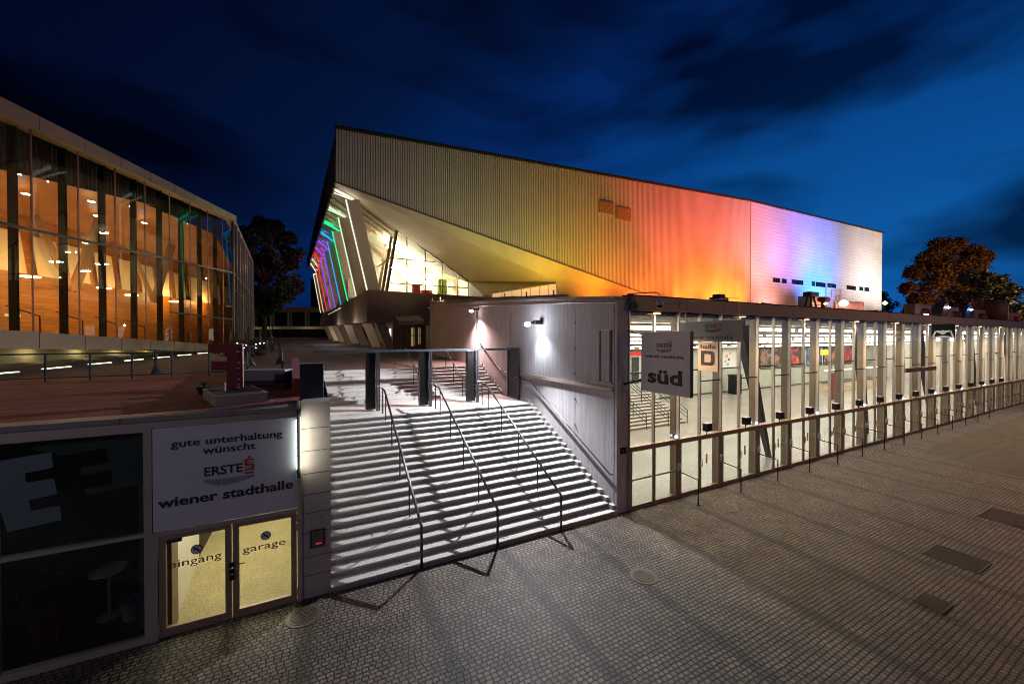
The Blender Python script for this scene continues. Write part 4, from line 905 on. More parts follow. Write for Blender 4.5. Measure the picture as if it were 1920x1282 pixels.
# ================================================================== LARGE HALL with the coloured facade
HY = 39.72
hd = thing('event_hall', 'huge hall with a ribbed facade washed in rainbow light and an overhanging front', 'building', (50, 40, 0))
zt1 = lambda x: 25.52 + (x - 1.92) * .0555 if x < 65.9 else 29.07 + (x - 65.9) * .0164
zbt = lambda x: 20.63 - (x - 1.8) * .2104 if x < 55 else 9.0
RIB = .235
b = MB(); x = 1.92
while x < 65.8:
    x1 = x + RIB * .76
    for (xa, ya, xb, yb) in ((x, HY + .03, x + .02, HY - .02), (x + .02, HY - .02, x1 - .02, HY - .02), (x1 - .02, HY - .02, x1, HY + .03)):
        b.poly([(xa, ya, max(9, zbt(xa))), (xb, yb, max(9, zbt(xb))), (xb, yb, zt1(xb)), (xa, ya, zt1(xa))])
    x += RIB
b.build('cladding', 'clad', hd)
b = MB(); b.poly([(1.92, HY + .031, 20.6), (57, HY + .031, 9.0), (65.9, HY + .031, 9), (65.9, HY + .031, zt1(65.8)), (1.92, HY + .031, 25.5)]); b.build('cladding_groove', 'groove', hd)
b = MB(); b.box(26.70, 26.78, HY - .03, HY + .06, 15.6, zt1(26.7)); b.box(65.86, 65.93, HY - .03, HY + .05, 9, zt1(65.8)); b.build('expansion_joint', 'groove', hd)
b = MB(); b.poly([(65.93, HY, 9), (115.3, HY, 9), (115.3, HY, zt1(115.3)), (65.93, HY, zt1(65.93))]); b.build('siding', 'panel', hd)
b = MB(); b.poly([(115.3, HY, 5), (115.3, 110, 5), (115.3, 110, 31), (115.3, HY, zt1(115.3))]); b.poly([(115.3, HY, 9), (115.3, HY, zt1(115.3)), (115.9, HY + .5, zt1(115.3)), (115.9, HY + .5, 9)]); b.build('end_wall', 'panel', hd)
b = MB(); b.beam((1.8, HY - .06, zt1(1.9) + .12), (65.9, HY - .06, zt1(65.89) + .12), .5, .26); b.beam((65.9, HY - .06, zt1(65.91) + .1), (115.9, HY - .06, zt1(115.9) + .1), .5, .26); b.build('roof_edge', 'roofedge', hd)
b = MB(); b.beam((1.8, HY - .04, 20.55), (41.5, HY - .04, 12.2), .12, .14); b.build('rake_trim', 'groove', hd)
b = MB(); b.poly([(1.92, HY, 25.5), (65.9, HY, 29), (115.3, HY, 29.8), (115.3, 112, 31), (-1.6, 113, 26.1)]); b.build('roof', 'roofedge', hd)
for x0, x1, z0, z1 in ((33.1, 35.5, 22.4, 24.0), (36.0, 38.6, 21.95, 23.65)):
    v = MB().box(x0, x1, HY - .16, HY - .02, z0, z1).build('vent', mat('vent_brown', (.26, .15, .09), .6), hd)
    b = MB()
    for k in range(9): q = z0 + .1 + k * (z1 - z0 - .2) / 9; b.box(x0 + .08, x1 - .08, HY - .19, HY - .16, q, q + .09)
    b.build('slats', mat('vent_slat', (.38, .22, .12), .6), v)
for x0, x1, z0, z1 in ((72.4, 74.6, 15.9, 16.7), (75.2, 76.7, 15.9, 16.7), (78.5, 82.3, 15.95, 16.8), (85.4, 86.4, 16, 16.9), (86.7, 90.3, 16, 16.9), (91.1, 94.5, 16.1, 16.95), (98.9, 102.9, 16.15, 17.0), (104.5, 106.2, 16.2, 17.05), (106.8, 109.1, 16.2, 17.1)):
    f = MB().box(x0 - .12, x1 + .12, HY - .06, HY - .004, z0 - .12, z1 + .12).build('window', 'signw', hd)
    MB().box(x0, x1, HY - .07, HY - .061, z0, z1).build('pane', DARKGLASS, f)
    b = MB(); n = max(1, int((x1 - x0) / .9))
    for k in range(1, n + 1): q = x0 + (x1 - x0) * k / (n + 1); b.box(q - .03, q + .03, HY - .085, HY - .071, z0, z1)
    b.build('glazing_bar', 'gate', f)
# inclined band and soffit below the rake
Bp = V((1.8, HY, 20.60)); Dp = V((41.5, HY, 12.2)); Ep = V((27.46, 41.22, 13.24)); Bs = V((2.1, 40.0, 20.40)); Gp = V((8.99, 47.72, 18.95)); Gr = V((18.06, 47.72, 13.46)); S0 = V((18.0, 42.72, 11.21)); S1 = V((28.71, 42.72, 13.31))
b = MB(); b.poly([Bp, Bs, Ep, Dp]); b.poly([Dp, Ep, (28.9, 41.3, 9), (41.6, 41.0, 9)]); b.poly([Dp, (41.6, 41.0, 9), (57, HY, 9)]); b.build('lower_band', 'hallband', hd)
Lp = lambda p, q, t: p + (q - p) * t
b = MB(); NQ, MQ = 16, 10
gv = [[b.b.verts.new(Lp(Lp(Bs, Ep, i / NQ), Lp(Gp, Gr, i / NQ), j / MQ)) for j in range(MQ + 1)] for i in range(NQ + 1)]
for i in range(NQ):
    for j in range(MQ): b.b.faces.new((gv[i][j], gv[i + 1][j], gv[i + 1][j + 1], gv[i][j + 1]))
b.build('soffit', 'hallsoffit', hd, smooth=True)
b = MB()
b.poly([Ep, S1, S0, Gr]); b.poly([Ep, (28.9, 41.3, 9), (28.72, 42.72, 9), S1]); b.build('soffit_return', 'hallsoffit', hd)
b = MB(); b.poly([Gr, S0, (18.0, 42.72, 9.5), (18.06, 47.72, 9.5)]); b.poly([S0, (18, 42.72, 9.5), (19.2, 42.72, 9.5), (19.2, 42.72, 11.45)]); b.build('wall_return', 'hallband', hd)
# curtained strip windows, floodlight's orange put into their colour and glow
lit = mat('floodlit_curtain_glow', (1.0, .66, .34), .6, emit=.55)
for i in range(7):
    t0, t1 = i / 7, (i + .93) / 7
    p, q = Lp(S0, S1, .12 + .88 * t0), Lp(S0, S1, .12 + .88 * t1)
    b = MB(); b.poly([p + V((0, -.02, -.12)), q + V((0, -.02, -.12)), (q.x, 42.70, 9.0), (p.x, 42.70, 9.0)]); b.build('strip_window', lit, hd)
b = MB(); b.poly([S0, S1, (28.71, 42.74, 9), (18, 42.74, 9)]); b.build('strip_frame', 'hallband', hd)
# black front fascia and slatted ceiling of the overhanging front
FL = V((-1.26, 103.6, 22.5)); FH = V((-1.62, 113.2, 26.1))
b = MB(); b.poly([Bp, (1.92, HY, 25.55), FH, FL]); b.poly([Bp, FL, FL + V((.5, 0, .1)), Bp + V((.5, .3, .1))]); b.build('front_fascia', 'roofedge', hd)
Gf = V((6.0, 105, 20.4))
b = MB(); b.poly([Bp + V((.1, .1, -.05)), Bs, Gp]); b.poly([Bp + V((.1, .1, -.05)), Gp, Gf, FL + V((.1, 0, -.05))]); b.build('front_ceiling', mat('front_ceiling_grey', (.30, .26, .19), .8, var=.25, vscale=1.5), hd)
NC = 9
CB0, CB8 = V((5.6, 42.16, 10.6)), V((1.99, 98, 11.8)); CT0, CT8 = V((3.44, 40.75, 19.45)), V((.57, 92.06, 19.6))
ev = lambda y: V((1.75 - .047 * (y - HY), y, 20.48 + .0297 * (y - HY)))
b = MB()
for k in range(34):                                  # ceiling slats run inward from the eave
    y = 41 + k * 1.8; p = ev(y) + V((.1, 0, -.10)); q = Gp + (Gf - Gp) * ((y - 40) / 66) + V((-.2, 0, -.12)); b.beam(p, q, .35, .10)
b.build('ceiling_slats', mat('ceiling_slat', (.34, .27, .17), .7), hd)
cols = ((1, .98, .85), (.75, 1, .75), (.02, 1, .35), (.02, .40, 1), (.22, .08, 1), (.40, .05, 1), (1, .02, .03), (1, .70, .50), (1, .93, .70))
for i in range(NC):
    t = i / (NC - 1); cb = Lp(CB0, CB8, t); ct = Lp(CT0, CT8, t)
    MB().beam(cb, ct, .45, 1.15, (1, 0, .2)).build('leaning_column', 'hallsoffit', hd)
    em = emitter('neon_%d' % i, cols[i], 1.15 if i in (2, 3, 4, 5, 6) else 1.0)
    lamp('neon_tube_glow', 'POINT', ev(ct.y) * .5 + ct * .5 + V((0, .5, -.75)), (60, 80, 130, 150, 200, 240, 260, 160, 150)[i], cols[i], size=.03)
    off = V((-.66, -.22, -.10))
    b = MB(); b.tube([cb + off, ct + off], .075, 6); y = ct.y + .1; b.tube([ev(y) + V((.15, 0, -.28)), ct + V((.1, .1, .12))], .13, 6); b.tube([ev(y + 1.0) + V((.15, 0, -.28)), ct + V((.3, 1.0, .3))], .07, 6); b.build('neon_tube', em, hd)
# inner glazing: gable glass, lit room
GB, GRB = V((7.75, 47.72, 11.3)), V((18.06, 47.72, 11.3))
room = mat('room_white', (.78, .74, .62), .8, var=.05)
b = MB(); b.poly([Gp, Gr, GRB, GB]); b.build('gable_pane', GLASS, hd)
b = MB()
zg = lambda x: Gp.z + (Gr.z - Gp.z) * (x - Gp.x) / (Gr.x - Gp.x)
for x in (10.1, 12.35, 14.5, 16.6): b.box(x - .05, x + .05, 47.6, 47.75, 11.3, zg(x) - .02)
for z in (12.55, 15.55): b.beam((7.9 + (z - 11.3) * .15, 47.68, z), (min(18.0, Gp.x + (Gp.z - z) * 1.652), 47.68, z), .10, .09)
b.beam(GB, Gp, .16, .16); b.beam(Gp, Gr, .16, .14); b.beam(Gr, GRB, .12, .14); b.build('gable_frame', 'black', hd)
b = MB(); b.poly([(7.6, 47.8, 11.3), (19, 47.8, 11.3), (19, 57, 11.3), (7.6, 57, 11.3)]); b.build('room_floor', 'floor', hd)
b = MB(); b.poly([(4, 55, 11.3), (19, 55, 11.3), (19, 55, 20), (4, 55, 20)]); b.poly([(19, 47.9, 11.3), (19, 57, 11.3), (19, 57, 20), (19, 47.9, 13.3)]); b.poly([(19, 47.85, 13.0), (8.9, 47.85, 19.1), (4, 57, 20), (19, 57, 20)]); b.build('room_wall', room, hd)
b = MB()
for k in range(4): b.beam((8.0 + k * 2.9 - 2, 54.6, 19.2 - k * .6), (14.5 + k * 2.9 - 2, 54.2, 13.0 - k * .9), .30, .35)
b.build('room_beam', mat('room_beam_tan', (.45, .36, .22), .8), hd)
b = MB(); b.box(11.4, 12.3, 50, 50.8, 11.31, 12.9); b.box(12.6, 14.0, 50.5, 51.5, 11.31, 12.3); b.build('red_stand', mat('stand_red', (.55, .03, .04), .5), hd)
b = MB(); b.box(15.0, 16.2, 51, 52, 11.31, 14.0); b.build('green_stand', mat('stand_green', (.30, .38, .05), .6), hd)
b = MB()
for k in range(5): b.box(8.3 + k * 1.9, 9.5 + k * 1.9, 51.2, 51.6, 17.6 - k * 1.05, 17.7 - k * 1.05)
for k in range(4): b.box(9.0 + k * 2.2, 10.2 + k * 2.2, 53.4, 53.8, 15.4 - k * .8, 15.5 - k * .8)
b.build('room_light', emitter('room_glow', (1, .89, .62), 115), hd)
# front glazing behind the columns
b = MB(); b.poly([Gp + V((-.02, .05, 0)), GB + V((-.02, .05, 0)), (4.6, 105, 12.3), Gf + V((-.1, 0, 0))]); b.build('front_pane', GLASS_W, hd)
b = MB()
for k in range(24):
    t = k / 23; b.beam(GB + (V((4.6, 105, 12.3)) - GB) * t + V((-.08, 0, 0)), Gp + (Gf - Gp) * t + V((-.08, 0, 0)), .12, .35, (1, 0, 0))
b.beam(GB + V((.1, 0, 4.3)) + V((.35, 0, 0)), V((5.2, 105, 16.5)), .1, .12); b.build('front_mullion', 'fin', hd)
b = MB(); b.poly([(18.3, 57.1, 11.3), (18.3, 105, 12), (18.3, 105, 21), (18.3, 57.1, 20)]); b.poly([(4, 57.1, 11.3), (18.3, 57.1, 11.3), (18.3, 105, 12), (4, 105, 12)]); b.build('gallery_wall', 'cream', hd)
lamp('hall_room_light', 'POINT', (13, 70, 15.5), 3000, (1, .85, .5), size=.1)
# podium, lower wall, piers
b = MB(); b.hexa([(4.66, 40.9, 7.62), (19, 40.9, 7.55), (19, 100, 8.6), (1.15, 100, 8.6)], [(4.82, 40.87, 10.82), (19, 40.87, 10.68), (19, 100, 11.1), (1.40, 100, 11.05)]); b.build('podium', 'podium', hd)
b = MB()
for y in (62, 66, 70, 74, 78): x = 4.82 - (y - 40.87) * .0578; b.hexa([(x - .06, y, 9.6), (x + .1, y, 9.6), (x + .1 - .2, y + 3.4, 9.7), (x - .06 - .2, y + 3.4, 9.7)], [(x - .06, y, 10.5), (x + .1, y, 10.5), (x + .1 - .2, y + 3.4, 10.6), (x - .06 - .2, y + 3.4, 10.6)])
b.build('podium_window', mat('podium_window_glow', (1, .75, .42), .5, emit=.5), hd)
for i in range(8):
    t = i / 7; p = V((7.4 - 4.2 * t, 44.5 + 50 * t, 4.6 + 1.0 * t))
    b = MB(); b.hexa([p + V((-.2, -.25, 0)), p + V((.8, -.25, 0)), p + V((.8, .25, 0)), p + V((-.2, .25, 0))], [p + V((-1.5, -.25, 3.2)), p + V((-.4, -.25, 3.2)), p + V((-.4, .25, 3.2)), p + V((-1.5, .25, 3.2))]); b.build('leaning_pier', 'hallsoffit', hd)
b = MB(); b.box(11.5, 11.8, 41, 100, 4.4, 8.5); b.build('lower_wall', 'podium', hd)
b = MB()
for y in (47, 50.5, 54, 60, 67): b.box(10.2, 10.35, y, y + .9, 5.6, 7.4)
b.build('lower_window', emitter('lower_window_glow', (1, .85, .6), 1.6), hd)
lamp('pier_fill_light', 'POINT', (3.2, 48, 7.3), 130, (1, .82, .66), size=.1); lamp('pier_fill_light', 'POINT', (2.2, 64, 7.4), 190, (1, .82, .66), size=.1); lamp('pier_fill_light', 'POINT', (6.6, 76, 7.4), 160, (1, .82, .66), size=.15); lamp('pier_fill_light', 'POINT', (5.6, 86, 7.4), 200, (1, .85, .7), size=.15)  # first two are fill lights added to brighten the piers
b = MB(); b.box(6.75, 9.95, 38.25, 38.4, 4.5, 7.75); b.build('entrance_wall', 'podium', hd)
ed = MB()
for k in range(5): x = 6.95 + k * .58; ed.box(x, x + .06, 38.18, 38.25, 4.7, 7.2)
ed.box(6.95, 9.8, 38.18, 38.25, 6.2, 6.28).box(6.95, 9.8, 38.18, 38.25, 7.2, 7.28); ed = ed.build('entrance_door', 'fin', hd)
b = MB(); b.box(8.5, 8.8, 38.2, 38.24, 5.2, 7.0); b.box(9.2, 9.4, 38.2, 38.24, 5.4, 7.0); b.build('lit_pane', mat('door_glow', (.9, .62, .3), .4, emit=.28), ed)
t = thing('awning', 'sloping striped awning over the dark doors at the end of the lit wall', 'awning', (8.5, 37, 7.5))
b = MB(); b.hexa([(7.0, 36.6, 7.55), (9.26, 36.3, 7.62), (9.26, 38.2, 8.15), (7.0, 38.2, 7.95)], [(7.0, 36.6, 7.62), (9.26, 36.3, 7.69), (9.26, 38.2, 8.22), (7.0, 38.2, 8.02)]); b.build('cover', 'hallband', t)
b = MB()
for k in range(16): x = 7.0 + k * .14; b.box(x, x + .07, 36.5 - k * .018, 36.53 - k * .018, 7.22 + k * .004, 7.56 + k * .004)
b.build('valance', 'signb', t)

# ================================================================== CONCERT FOYER on the left (timber lined, glazed)
P0 = V((-13.06, 27.0, 0)); P1 = V((-7.45, 48.9, 0)); fd_ = (P1 - P0).normalized(); nd_ = V((-fd_.y, fd_.x, 0)); LF = (P1 - P0).length
def hf(s, d, z): return P0 + fd_ * s + nd_ * d + V((0, 0, z))
lin = lambda a, c: (lambda s: a + (c - a) * s / LF)
ztop = lin(17.13, 18.66); zfa = lin(16.38, 18.05); zmi = lin(11.37, 12.76); zbo = lin(6.37, 5.19); zsl = lin(5.51, 4.55)
cf = thing('timber_foyer', 'glazed foyer lined in glowing orange timber at the left edge', 'building', (-10, 38, 4.4))
SA = -9.0
def hquad(b, s0, s1, d0, d1, za, zb, s_step=None):
    b.hexa([hf(s0, d0, za(s0)), hf(s1, d0, za(s1)), hf(s1, d1, za(s1)), hf(s0, d1, za(s0))], [hf(s0, d0, zb(s0)), hf(s1, d0, zb(s1)), hf(s1, d1, zb(s1)), hf(s0, d1, zb(s0))]); return b
hquad(MB(), SA, LF, -.35, .5, zfa, ztop).build('roof_fascia', 'facF', cf)
hquad(MB(), SA, LF, .5, 16, lambda s: zfa(s) + .3, lambda s: ztop(s) - .01).build('roof', 'roofedge', cf)
hquad(MB(), SA, LF - 4.5, -.25, .5, zsl, zbo).build('floor_edge', 'facF', cf)
hquad(MB(), SA, LF + 19, 7.0, 12, lambda s: zsl(s) + .25, lambda s: zbo(s) - .03).build('floor_slab', 'concrete', cf)
hquad(MB(), SA, LF, .5, 7.0, lambda s: zsl(s) + .25, lambda s: zbo(s) - .02).build('floor_slab', 'concrete', cf)
ms = [1.54 + 2.712 * k for k in range(-4, 8)]
b = MB()
for s in ms: b.hexa([hf(s - .012, -.36, zfa(s) + .01), hf(s + .012, -.36, zfa(s) + .01), hf(s + .012, -.35, zfa(s) + .01), hf(s - .012, -.35, zfa(s) + .01)], [hf(s - .012, -.36, ztop(s)), hf(s + .012, -.36, ztop(s)), hf(s + .012, -.35, ztop(s)), hf(s - .012, -.35, ztop(s))])
for s in ms[:-2]: b.beam(hf(s, -.255, zsl(s) + .02), hf(s, -.255, zbo(s) - .02), .02, .02)
b.build('panel_joint', 'joint', cf)
mred = mat('mullion_red_brown', (.22, .10, .08), .4, .3)
ends = ms + [LF]
for i, s in enumerate(ms):
    MB().beam(hf(s, 0, zbo(s)), hf(s, 0, zfa(s)), .04, .08, fd_).build('mullion', mred, cf)
    MB().beam(hf(s - .25, .55, zbo(s)), hf(s - .25, .55, zfa(s)), .12, .34, nd_).build('fin_column', mat('dark_fin', (.012, .008, .004), .6, spec=.1), cf)
    s1 = ends[i + 1]
    b = MB(); b.poly([hf(s, .02, zbo(s)), hf(s1, .02, zbo(s1)), hf(s1, .02, zmi(s1)), hf(s, .02, zmi(s))]); b.poly([hf(s, .02, zmi(s)), hf(s1, .02, zmi(s1)), hf(s1, .02, zfa(s1)), hf(s, .02, zfa(s))]); b.build('window_pane', GLASS_W, cf)
b = MB(); b.beam(hf(SA, -.02, zmi(SA)), hf(LF, -.02, zmi(LF)), .12, .14); b.beam(hf(ms[-4], -.02, 8.0), hf(LF, -.02, 7.9), .10, .12); b.beam(hf(LF, 0, 4.5), hf(LF, 0, zfa(LF)), .2, .2, fd_); b.build('transom', 'gate', cf)
# interior: timber wall, ceiling, dark slatted bulkhead, cream panels and struts imitating the reflected hall
M['woodr'] = planks('orange_timber_wall', (.40, .145, .018), (.50, .19, .028), (.22, .08, .015), 3.1, .26, 'YZ', .45, .012, rot=0, var=.28)
b = MB(); b.poly([hf(SA - 14, 7.5, 3.5), hf(LF + 20, 7.5, 3.5), hf(LF + 20, 7.5, 14.8), hf(SA - 14, 7.5, 14.6)]); b.build('timber_wall', 'woodr', cf)
b = MB(); b.poly([hf(SA - 10, 1.6, 15.4), hf(LF, 1.6, 16.6), hf(LF + 19, 7.4, 14.9), hf(LF, 7.5, 14.6), hf(SA - 10, 7.5, 14.0)]); b.build('timber_ceiling', 'woodceil', cf)
b = MB()
s = SA
while s < 13:
    zz = zfa(s) - 2.3 + .1 * s; b.beam(hf(s, 1.0, max(zz, 14.2)), hf(s, 1.0, zfa(s)), .14, .14, fd_); s += .30
b.build('slatted_bulkhead', 'dark', cf)
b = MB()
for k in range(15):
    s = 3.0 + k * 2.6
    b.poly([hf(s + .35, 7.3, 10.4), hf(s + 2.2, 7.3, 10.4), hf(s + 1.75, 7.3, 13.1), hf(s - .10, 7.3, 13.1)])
b.build('reflection_panel', mat('reflection_cream', (.80, .62, .36), .7, emit=.0), cf)  # cream panels shaped after the opposite hall's reflection in the glass
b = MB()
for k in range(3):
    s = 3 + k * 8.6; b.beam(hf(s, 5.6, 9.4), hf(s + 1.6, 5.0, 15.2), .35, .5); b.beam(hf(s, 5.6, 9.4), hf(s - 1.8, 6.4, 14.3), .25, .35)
b.build('reflection_strut', mat('reflection_strut_brown', (.34, .20, .10), .6), cf)  # added struts imitate slanted bars mirrored in the glass
b = MB(); b.box(0, 0, 0, 0, 0, 0) if False else None
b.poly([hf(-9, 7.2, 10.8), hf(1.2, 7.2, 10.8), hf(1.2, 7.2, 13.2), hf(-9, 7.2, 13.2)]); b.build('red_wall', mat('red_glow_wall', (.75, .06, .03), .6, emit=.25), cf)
warm = emitter('warm_fitting_glow', (1, .78, .40), 16)
b = MB()
for k in range(11):
    s = -6 + k * 3.0; p = hf(s, 6.0, 9.7 + .25 * (k % 2)); b.lathe(p, [(.05, 0), (.42, .05), (.45, .12), (.1, .16)], 14)
b.build('bowl_light', warm, cf)
b = MB()
for s, d in ((-5, 3), (-2.5, 4.6), (0, 3.2), (2.4, 4.8), (4.5, 3.0), (7, 4.6), (9.5, 3.0), (12, 4.4), (15, 3.2)): p = hf(s, d, 15.62 - (d - 1.6) * .28 + s * .03 - .1); b.box(p.x - .14, p.x + .14, p.y - .14, p.y + .14, p.z - .05, p.z)
b.build('ceiling_spot', emitter('ceiling_spot_glow', (1, .95, .8), 14), cf)
for s in (-4, 3, 10, 17, 25, 32): lamp('timber_foyer_light', 'POINT', hf(s, 4.6 if s < 24 else 6.3, 10.3), 280, (1, .60, .22), size=.06)
for s in (-2, 6, 14): lamp('timber_foyer_light', 'POINT', hf(s, 3.6, 7.6), 140, (1, .62, .24), size=.06)
b = MB()
for i, s in enumerate(ms[:-1]):
    s0, s1 = s + .15, s + 1.9; z0, z1 = zbo(s) + 1.35, zbo(s1) + 1.0; b.tube([hf(s0, 1.2, z0), hf(s1, 1.2, z1)], .03, 6); b.tube([hf(s1, 1.2, z1), hf(s1, 1.2, zbo(s1))], .03, 6)
b.build('ramp_rail', 'black', cf)
b = MB()
for s, z in ((3.3, 7.9), (6.6, 7.6), (8.9, 7.5)): b.beam(hf(s, 7.3, z), hf(s + 1.0, 7.3, z), .05, .16)
b.build('wall_sign', mat('wall_sign_white', (.7, .65, .5), .6, emit=.4), cf)
# lamps and ground below the floor edge
b = MB(); b.poly([hf(SA, .6, 4.42), hf(LF - 5, .6, 4.5), hf(LF - 5, 2.4, 4.5), hf(SA, 2.4, 4.42)]); struct(b.build('path', 'terrace'))
b = MB(); b.poly([hf(SA, 4.0, 3.6), hf(LF, 4.0, 3.6), hf(LF, 4.0, 5.6), hf(SA, 4.0, 5.9)]); b.build('undercroft_wall', mat('undercroft_green', (.30, .28, .16), .6), cf)
for k in range(7): lamp('floor_edge_beam', 'POINT', hf(-4 + k * 3.4, 3.55, 5.2 - .04 * k), 16, (1, .80, .42), size=.12)
for k in range(8):
    s = -1.8 + k * 2.7; lab = 'ground strip light glowing under the timber foyer, %s from the left' % ORD[k]
    t = thing('ground_light', lab, 'ground light', hf(s, -.9, ZT(27 + s)), 'ground strip lights under the timber foyer')
    p0, p1 = hf(s, -.9, ZT(27 + s) + .03), hf(s + 1.3, -1.0, ZT(28 + s) + .03)
    MB().beam(p0, p1, .18, .03).build('lens', emitter('ground_strip_glow', (1, .86, .50), 4), t); MB().beam(p0 - V((0, 0, .03)), p1 - V((0, 0, .03)), .26, .025).build('frame', 'gate', t)
# return facade, towards the trees
Q0 = V((-7.45, 48.9, 0)); Q1 = V((-9.1, 77.5, 0)); QL = (Q1 - Q0).length; qd = (Q1 - Q0).normalized()
b = MB(); b.hexa([Q0 + V((.1, 0, 18.05)), Q1 + V((.1, 0, 18.3)), Q1 + V((-.6, 0, 18.3)), Q0 + V((-.6, 0, 18.05))], [Q0 + V((.1, 0, 18.66)), Q1 + V((.1, 0, 18.9)), Q1 + V((-.6, 0, 18.9)), Q0 + V((-.6, 0, 18.66))]); b.build('side_fascia', 'facF', cf)
b = MB(); b.poly([Q0 + V((-.1, 0, 4.5)), Q1 + V((-.1, 0, 4.9)), Q1 + V((-.1, 0, 18.3)), Q0 + V((-.1, 0, 18.05))]); b.build('side_glazing', DARKGLASS, cf)
for k in range(9):
    p = Q0 + qd * (QL * (k + .5) / 9); MB().beam(p + V((0, 0, 4.6)), p + V((0, 0, 18.1)), .14, .5, (1, 0, 0)).build('side_mullion', 'alu', cf)
b = MB(); b.beam(Q0 + V((.05, 0, 12.7)), Q1 + V((.05, 0, 12.9)), .1, .14); b.beam(Q0 + V((.05, 0, 11.0)), Q1 + V((.05, 0, 11.2)), .1, .12); b.build('side_transom', 'alu', cf)
# entrance stair railing and low planting with points of light
t = thing('entrance_stair', 'dark stair with slanting rails at the corner of the timber foyer', 'stairs', (-5.5, 45, 4.7))
b = MB()
for i in range(9): b.box(-7.3 + i * .02, -4.2, 42.6 + i * .35, 46.5, ZT(43) + i * .14 - .14, ZT(43) + i * .14)
b.build('flight', 'terrace', t)
b = MB()
for x in (-6.6, -5.4, -4.3, -3.4):
    b.tube([(x, 40.5, ZT(41) + .9), (x, 42.2, ZT(42) + 1.0), (x - .6, 45.6, ZT(43) + 2.4), (x - .6, 47.6, ZT(43) + 2.4)], .05, 6)
    for y, h in ((40.6, .9), (42.2, 1.0), (44, 1.7), (45.6, 2.4)): b.tube([(x - (.35 if y > 43 else 0), y, ZT(y)), (x - (.35 if y > 43 else 0), y, ZT(y) + h)], .05, 6)
b.build('railing', 'gate', t)
t = thing('low_hedge', 'low dark hedge with points of light beside the entrance stair', 'hedge', (-5, 36, 4.6))
b = MB()
for k in range(900):
    x = rnd.uniform(-6.3, -3.6); y = rnd.uniform(35, 39); z = ZT(y) + rnd.random() ** 1.5 * .8
    d = V((rnd.uniform(-1, 1), rnd.uniform(-1, 1), rnd.uniform(-1, 1))) * .14; c = V((x, y, z)); b.poly([c, c + d, c + V((d.y, -d.z, d.x))])
b.build('leaves', 'leafdark', t)
b = MB()
for k in range(15):
    x = rnd.uniform(-6.2, -3.7); y = rnd.uniform(35, 38.8); c = V((x, y, ZT(y) + rnd.uniform(.5, .95))); b.lathe(c, [(.01, 0), (.055, .03), (.01, .06)], 8)
b.build('light_points', emitter('hedge_point_glow', (1, .95, .8), 18), t)

# ================================================================== building far behind, trees
fb = thing('far_building', 'low dark building with tall window bays closing the gap between both halls', 'building', (-6, 133, 5.6))
bd = V((20.1, -10.3, 0)).normalized(); bo = V((-26, 142.7, 0)); bn_ = V((-bd.y, bd.x, 0))
fbp = lambda s, d, z: bo + bd * s + bn_ * d + V((0, 0, z))
def fbox2(b, s0, s1, d0, d1, z0, z1): b.hexa([fbp(s0, d0, z0), fbp(s1, d0, z0), fbp(s1, d1, z0), fbp(s0, d1, z0)], [fbp(s0, d0, z1), fbp(s1, d0, z1), fbp(s1, d1, z1), fbp(s0, d1, z1)]); return b
fbox2(MB(), 0, 45, 0, 10, 5, 14.0).build('wall', mat('far_wall', (.10, .085, .05), .8, var=.2), fb)
fbox2(MB(), 0, 45, -.4, 10, 14.0, 15.2).build('cornice', mat('far_cornice', (.16, .10, .07), .8), fb)
fbox2(MB(), 0, 38, -5, -.001, 8.5, 9.2).build('canopy', mat('far_canopy', (.55, .50, .34), .7), fb)
for k in range(8): fbox2(MB(), 2 + k * 5.2, 5.6 + k * 5.2, -.06, -.01, 9.6, 13.6).build('window_pane', DARKGLASS, fb)
for k in range(9): fbox2(MB(), .7 + k * 5.2, 1.1 + k * 5.2, -.25, -.02, 9.3, 13.8).build('column', mat('far_column', (.2, .17, .1), .8), fb)
for k in range(7): fbox2(MB(), 12 + k * 3.3, 12.25 + k * 3.3, -4.8, -4.6, 5.4, 8.5).build('post', 'gate', fb)
fbox2(MB(), 22, 60, 12, 40, 5, 25.5).build('rear_hall', 'roofedge', fb)
lamp('far_canopy_light', 'POINT', fbp(18, -7, 10.2), 130, (1, .85, .5), size=.2); lamp('far_canopy_light', 'POINT', fbp(30, -8, 11), 130, (1, .85, .5), size=.2)

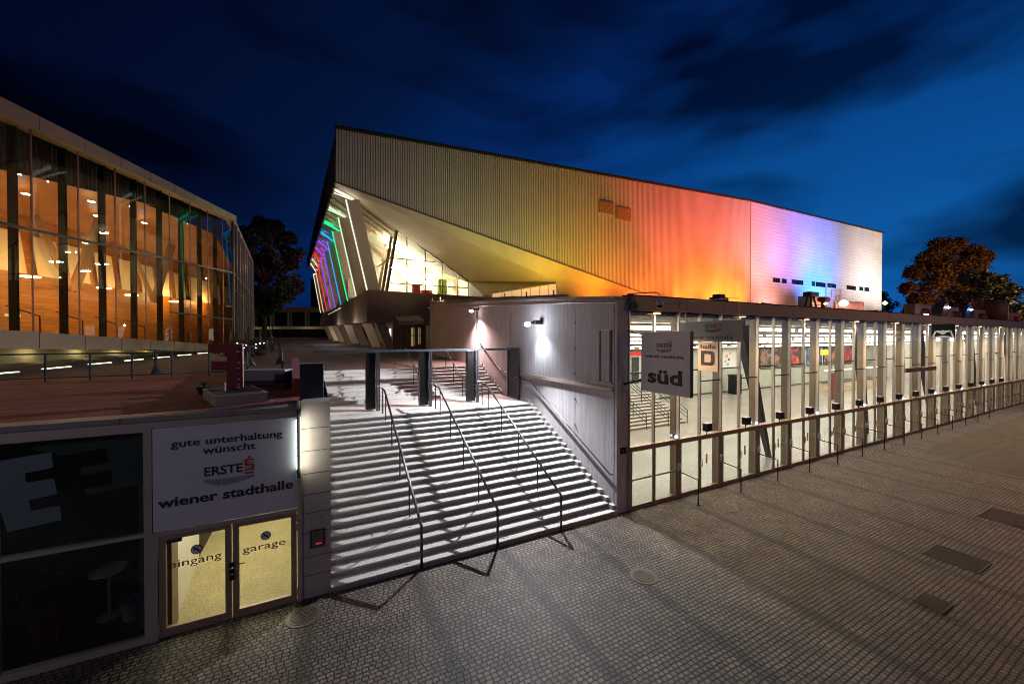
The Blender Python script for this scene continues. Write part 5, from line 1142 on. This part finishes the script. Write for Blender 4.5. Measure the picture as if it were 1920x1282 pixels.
def tree(name, label, base, h, crown_r, leaf, n, trunk_r, seed, group=None, clumps=None, lsize=.38):
    r_ = random.Random(seed); base = V(base); t = thing(name, label, 'tree', base, group)
    b = MB(); top = base + V((0, 0, h * .55)); b.tube([base, base + V((.1, .1, h * .2)), base + V((-.1, .1, h * .38)), top], trunk_r, 9, trunk_r * .35)
    cl = clumps or []
    if not clumps:
        for k in range(64):
            a = r_.random() * 6.283; zf = r_.uniform(.28, .98); rad = crown_r * math.sin(min(1, (zf - .22) * 1.25) * math.pi * .86 + .28) * math.sqrt(r_.uniform(.1, 1))
            cl.append((math.cos(a) * rad, math.sin(a) * rad, zf * h, r_.uniform(.13, .27) * crown_r))
    for x, y, z, rr in cl:
        c = base + V((x, y, z)); zz = min(h * .5, max(h * .2, z * .62)); p0 = base + V((0, 0, zz)); m_ = (p0 + c) / 2 + V((0, 0, -.04 * h)); b.tube([p0, m_, c], trunk_r * .30, 5, trunk_r * .05)
    b.build('trunk', 'trunk', t)
    b = MB(); per = n // len(cl)
    for x, y, z, rr in cl:
        c = base + V((x, y, z))
        for k in range(per):
            d = V((r_.gauss(0, 1), r_.gauss(0, 1), r_.gauss(0, .75))); d = d / max(.01, d.length) * rr * r_.random() ** .45 * (1.25 if r_.random() < .12 else 1)
            p = c + d; u = V((r_.uniform(-1, 1), r_.uniform(-1, 1), r_.uniform(-.8, .6))).normalized() * lsize * r_.uniform(.6, 1.3); v = u.cross(V((r_.uniform(-1, 1), r_.uniform(-1, 1), r_.uniform(-1, 1)))).normalized() * lsize * .55
            b.b.faces.new([b.b.verts.new(q) for q in (p - u, p + v * .9, p + u, p - v)])
    me_o = b.build('crown', leaf, t)
    return t
tree('broadleaf_tree', 'tall dark tree with a forked trunk between the timber foyer and the big hall', (-8.4, 85.3, ZT(85)), 22.5, 7.2, 'leafdark', 26000, .55, 5)
cl = [(-1.2, 0, 23.6, 2.3), (2.2, .5, 24.0, 2.0), (5.0, 0, 22.4, 2.2), (7.3, 0, 21.6, 1.6), (-3.6, 0, 21.2, 2.2), (-5.6, .4, 18.6, 2.0), (.6, 1, 21.0, 2.8), (3.6, -1, 19.8, 2.8), (-2.2, -1, 18.6, 2.8), (6.0, 1, 18.4, 2.2), (.6, -1.5, 17.6, 3.0), (3.8, -2, 16.4, 3.0), (-3.6, -1, 15.8, 2.6), (-7.4, 0, 15.6, 1.5), (6.6, 0, 15.2, 2.3), (0, -2, 14.4, 3.2), (-5, 0, 13.4, 2.4), (4.4, -1, 13.2, 3), (-1, 0, 11.4, 3), (-6.2, 0, 11, 2), (6.6, 0, 12, 2.4), (2, 0, 10.6, 3)]
ca, sa = math.cos(R(-27.2)), math.sin(R(-27.2))
cl = [(1.34 * (x * ca - y * sa), 1.34 * (x * sa + y * ca), 1.34 * (z - 6) + 8, 1.12 * r) for x, y, z, r in cl]
tree('broadleaf_tree', 'big rusty lit tree standing right of the hall end', (146, 37.5, -2), 32, 10.5, 'leafrust', 30000, .8, 9, 'trees right of the hall', cl, .36)
tree('broadleaf_tree', 'smaller dark tree behind the rusty tree on its right side', (127, 27.5, 0), 20.5, 6.0, 'leafdark', 6000, .5, 12, 'trees right of the hall')
tree('conifer', 'dark slender tree at the right picture edge', (150, 30, 0), 21, 5, 'leafdark', 5000, .4, 15, 'trees right of the hall')
tree('conifer', 'dark tree at the far right beyond the slender one', (166, 22, 0), 22.5, 6, 'leafdark', 5000, .4, 16, 'trees right of the hall')
tree('broadleaf_tree', 'little distant tree between the hall end and the rusty tree', (155, 54, 0), 20, 5, 'leafdark', 4000, .4, 18, 'trees right of the hall')
lamp('tree_street_light', 'POINT', (132, 14, 10), 25000, (1, .46, .17), size=.2)

# fallen leaves scattered on the setts and steps
b = MB()
for k in range(170):
    if k < 130: c = V((rnd.uniform(-4, 26), 9.8 - abs(rnd.gauss(0, 2.6)), .012))
    else:
        i = rnd.randrange(19); c = V((rnd.uniform(.6, 8.9), Y0 + i * TR + rnd.uniform(.05, .28), (i + 1) * RZ + .006))
    a = rnd.random() * 6.28; l = rnd.uniform(.02, .05); u = V((math.cos(a), math.sin(a), 0)) * l; v = V((-u.y, u.x, 0)) * .6
    b.poly([c - u, c + v, c + u + V((0, 0, .012)), c - v])
o = b.build('fallen_leaves', mat('dry_leaf', (.09, .055, .025), .8, var=.4, vscale=3)); o['kind'] = 'stuff'
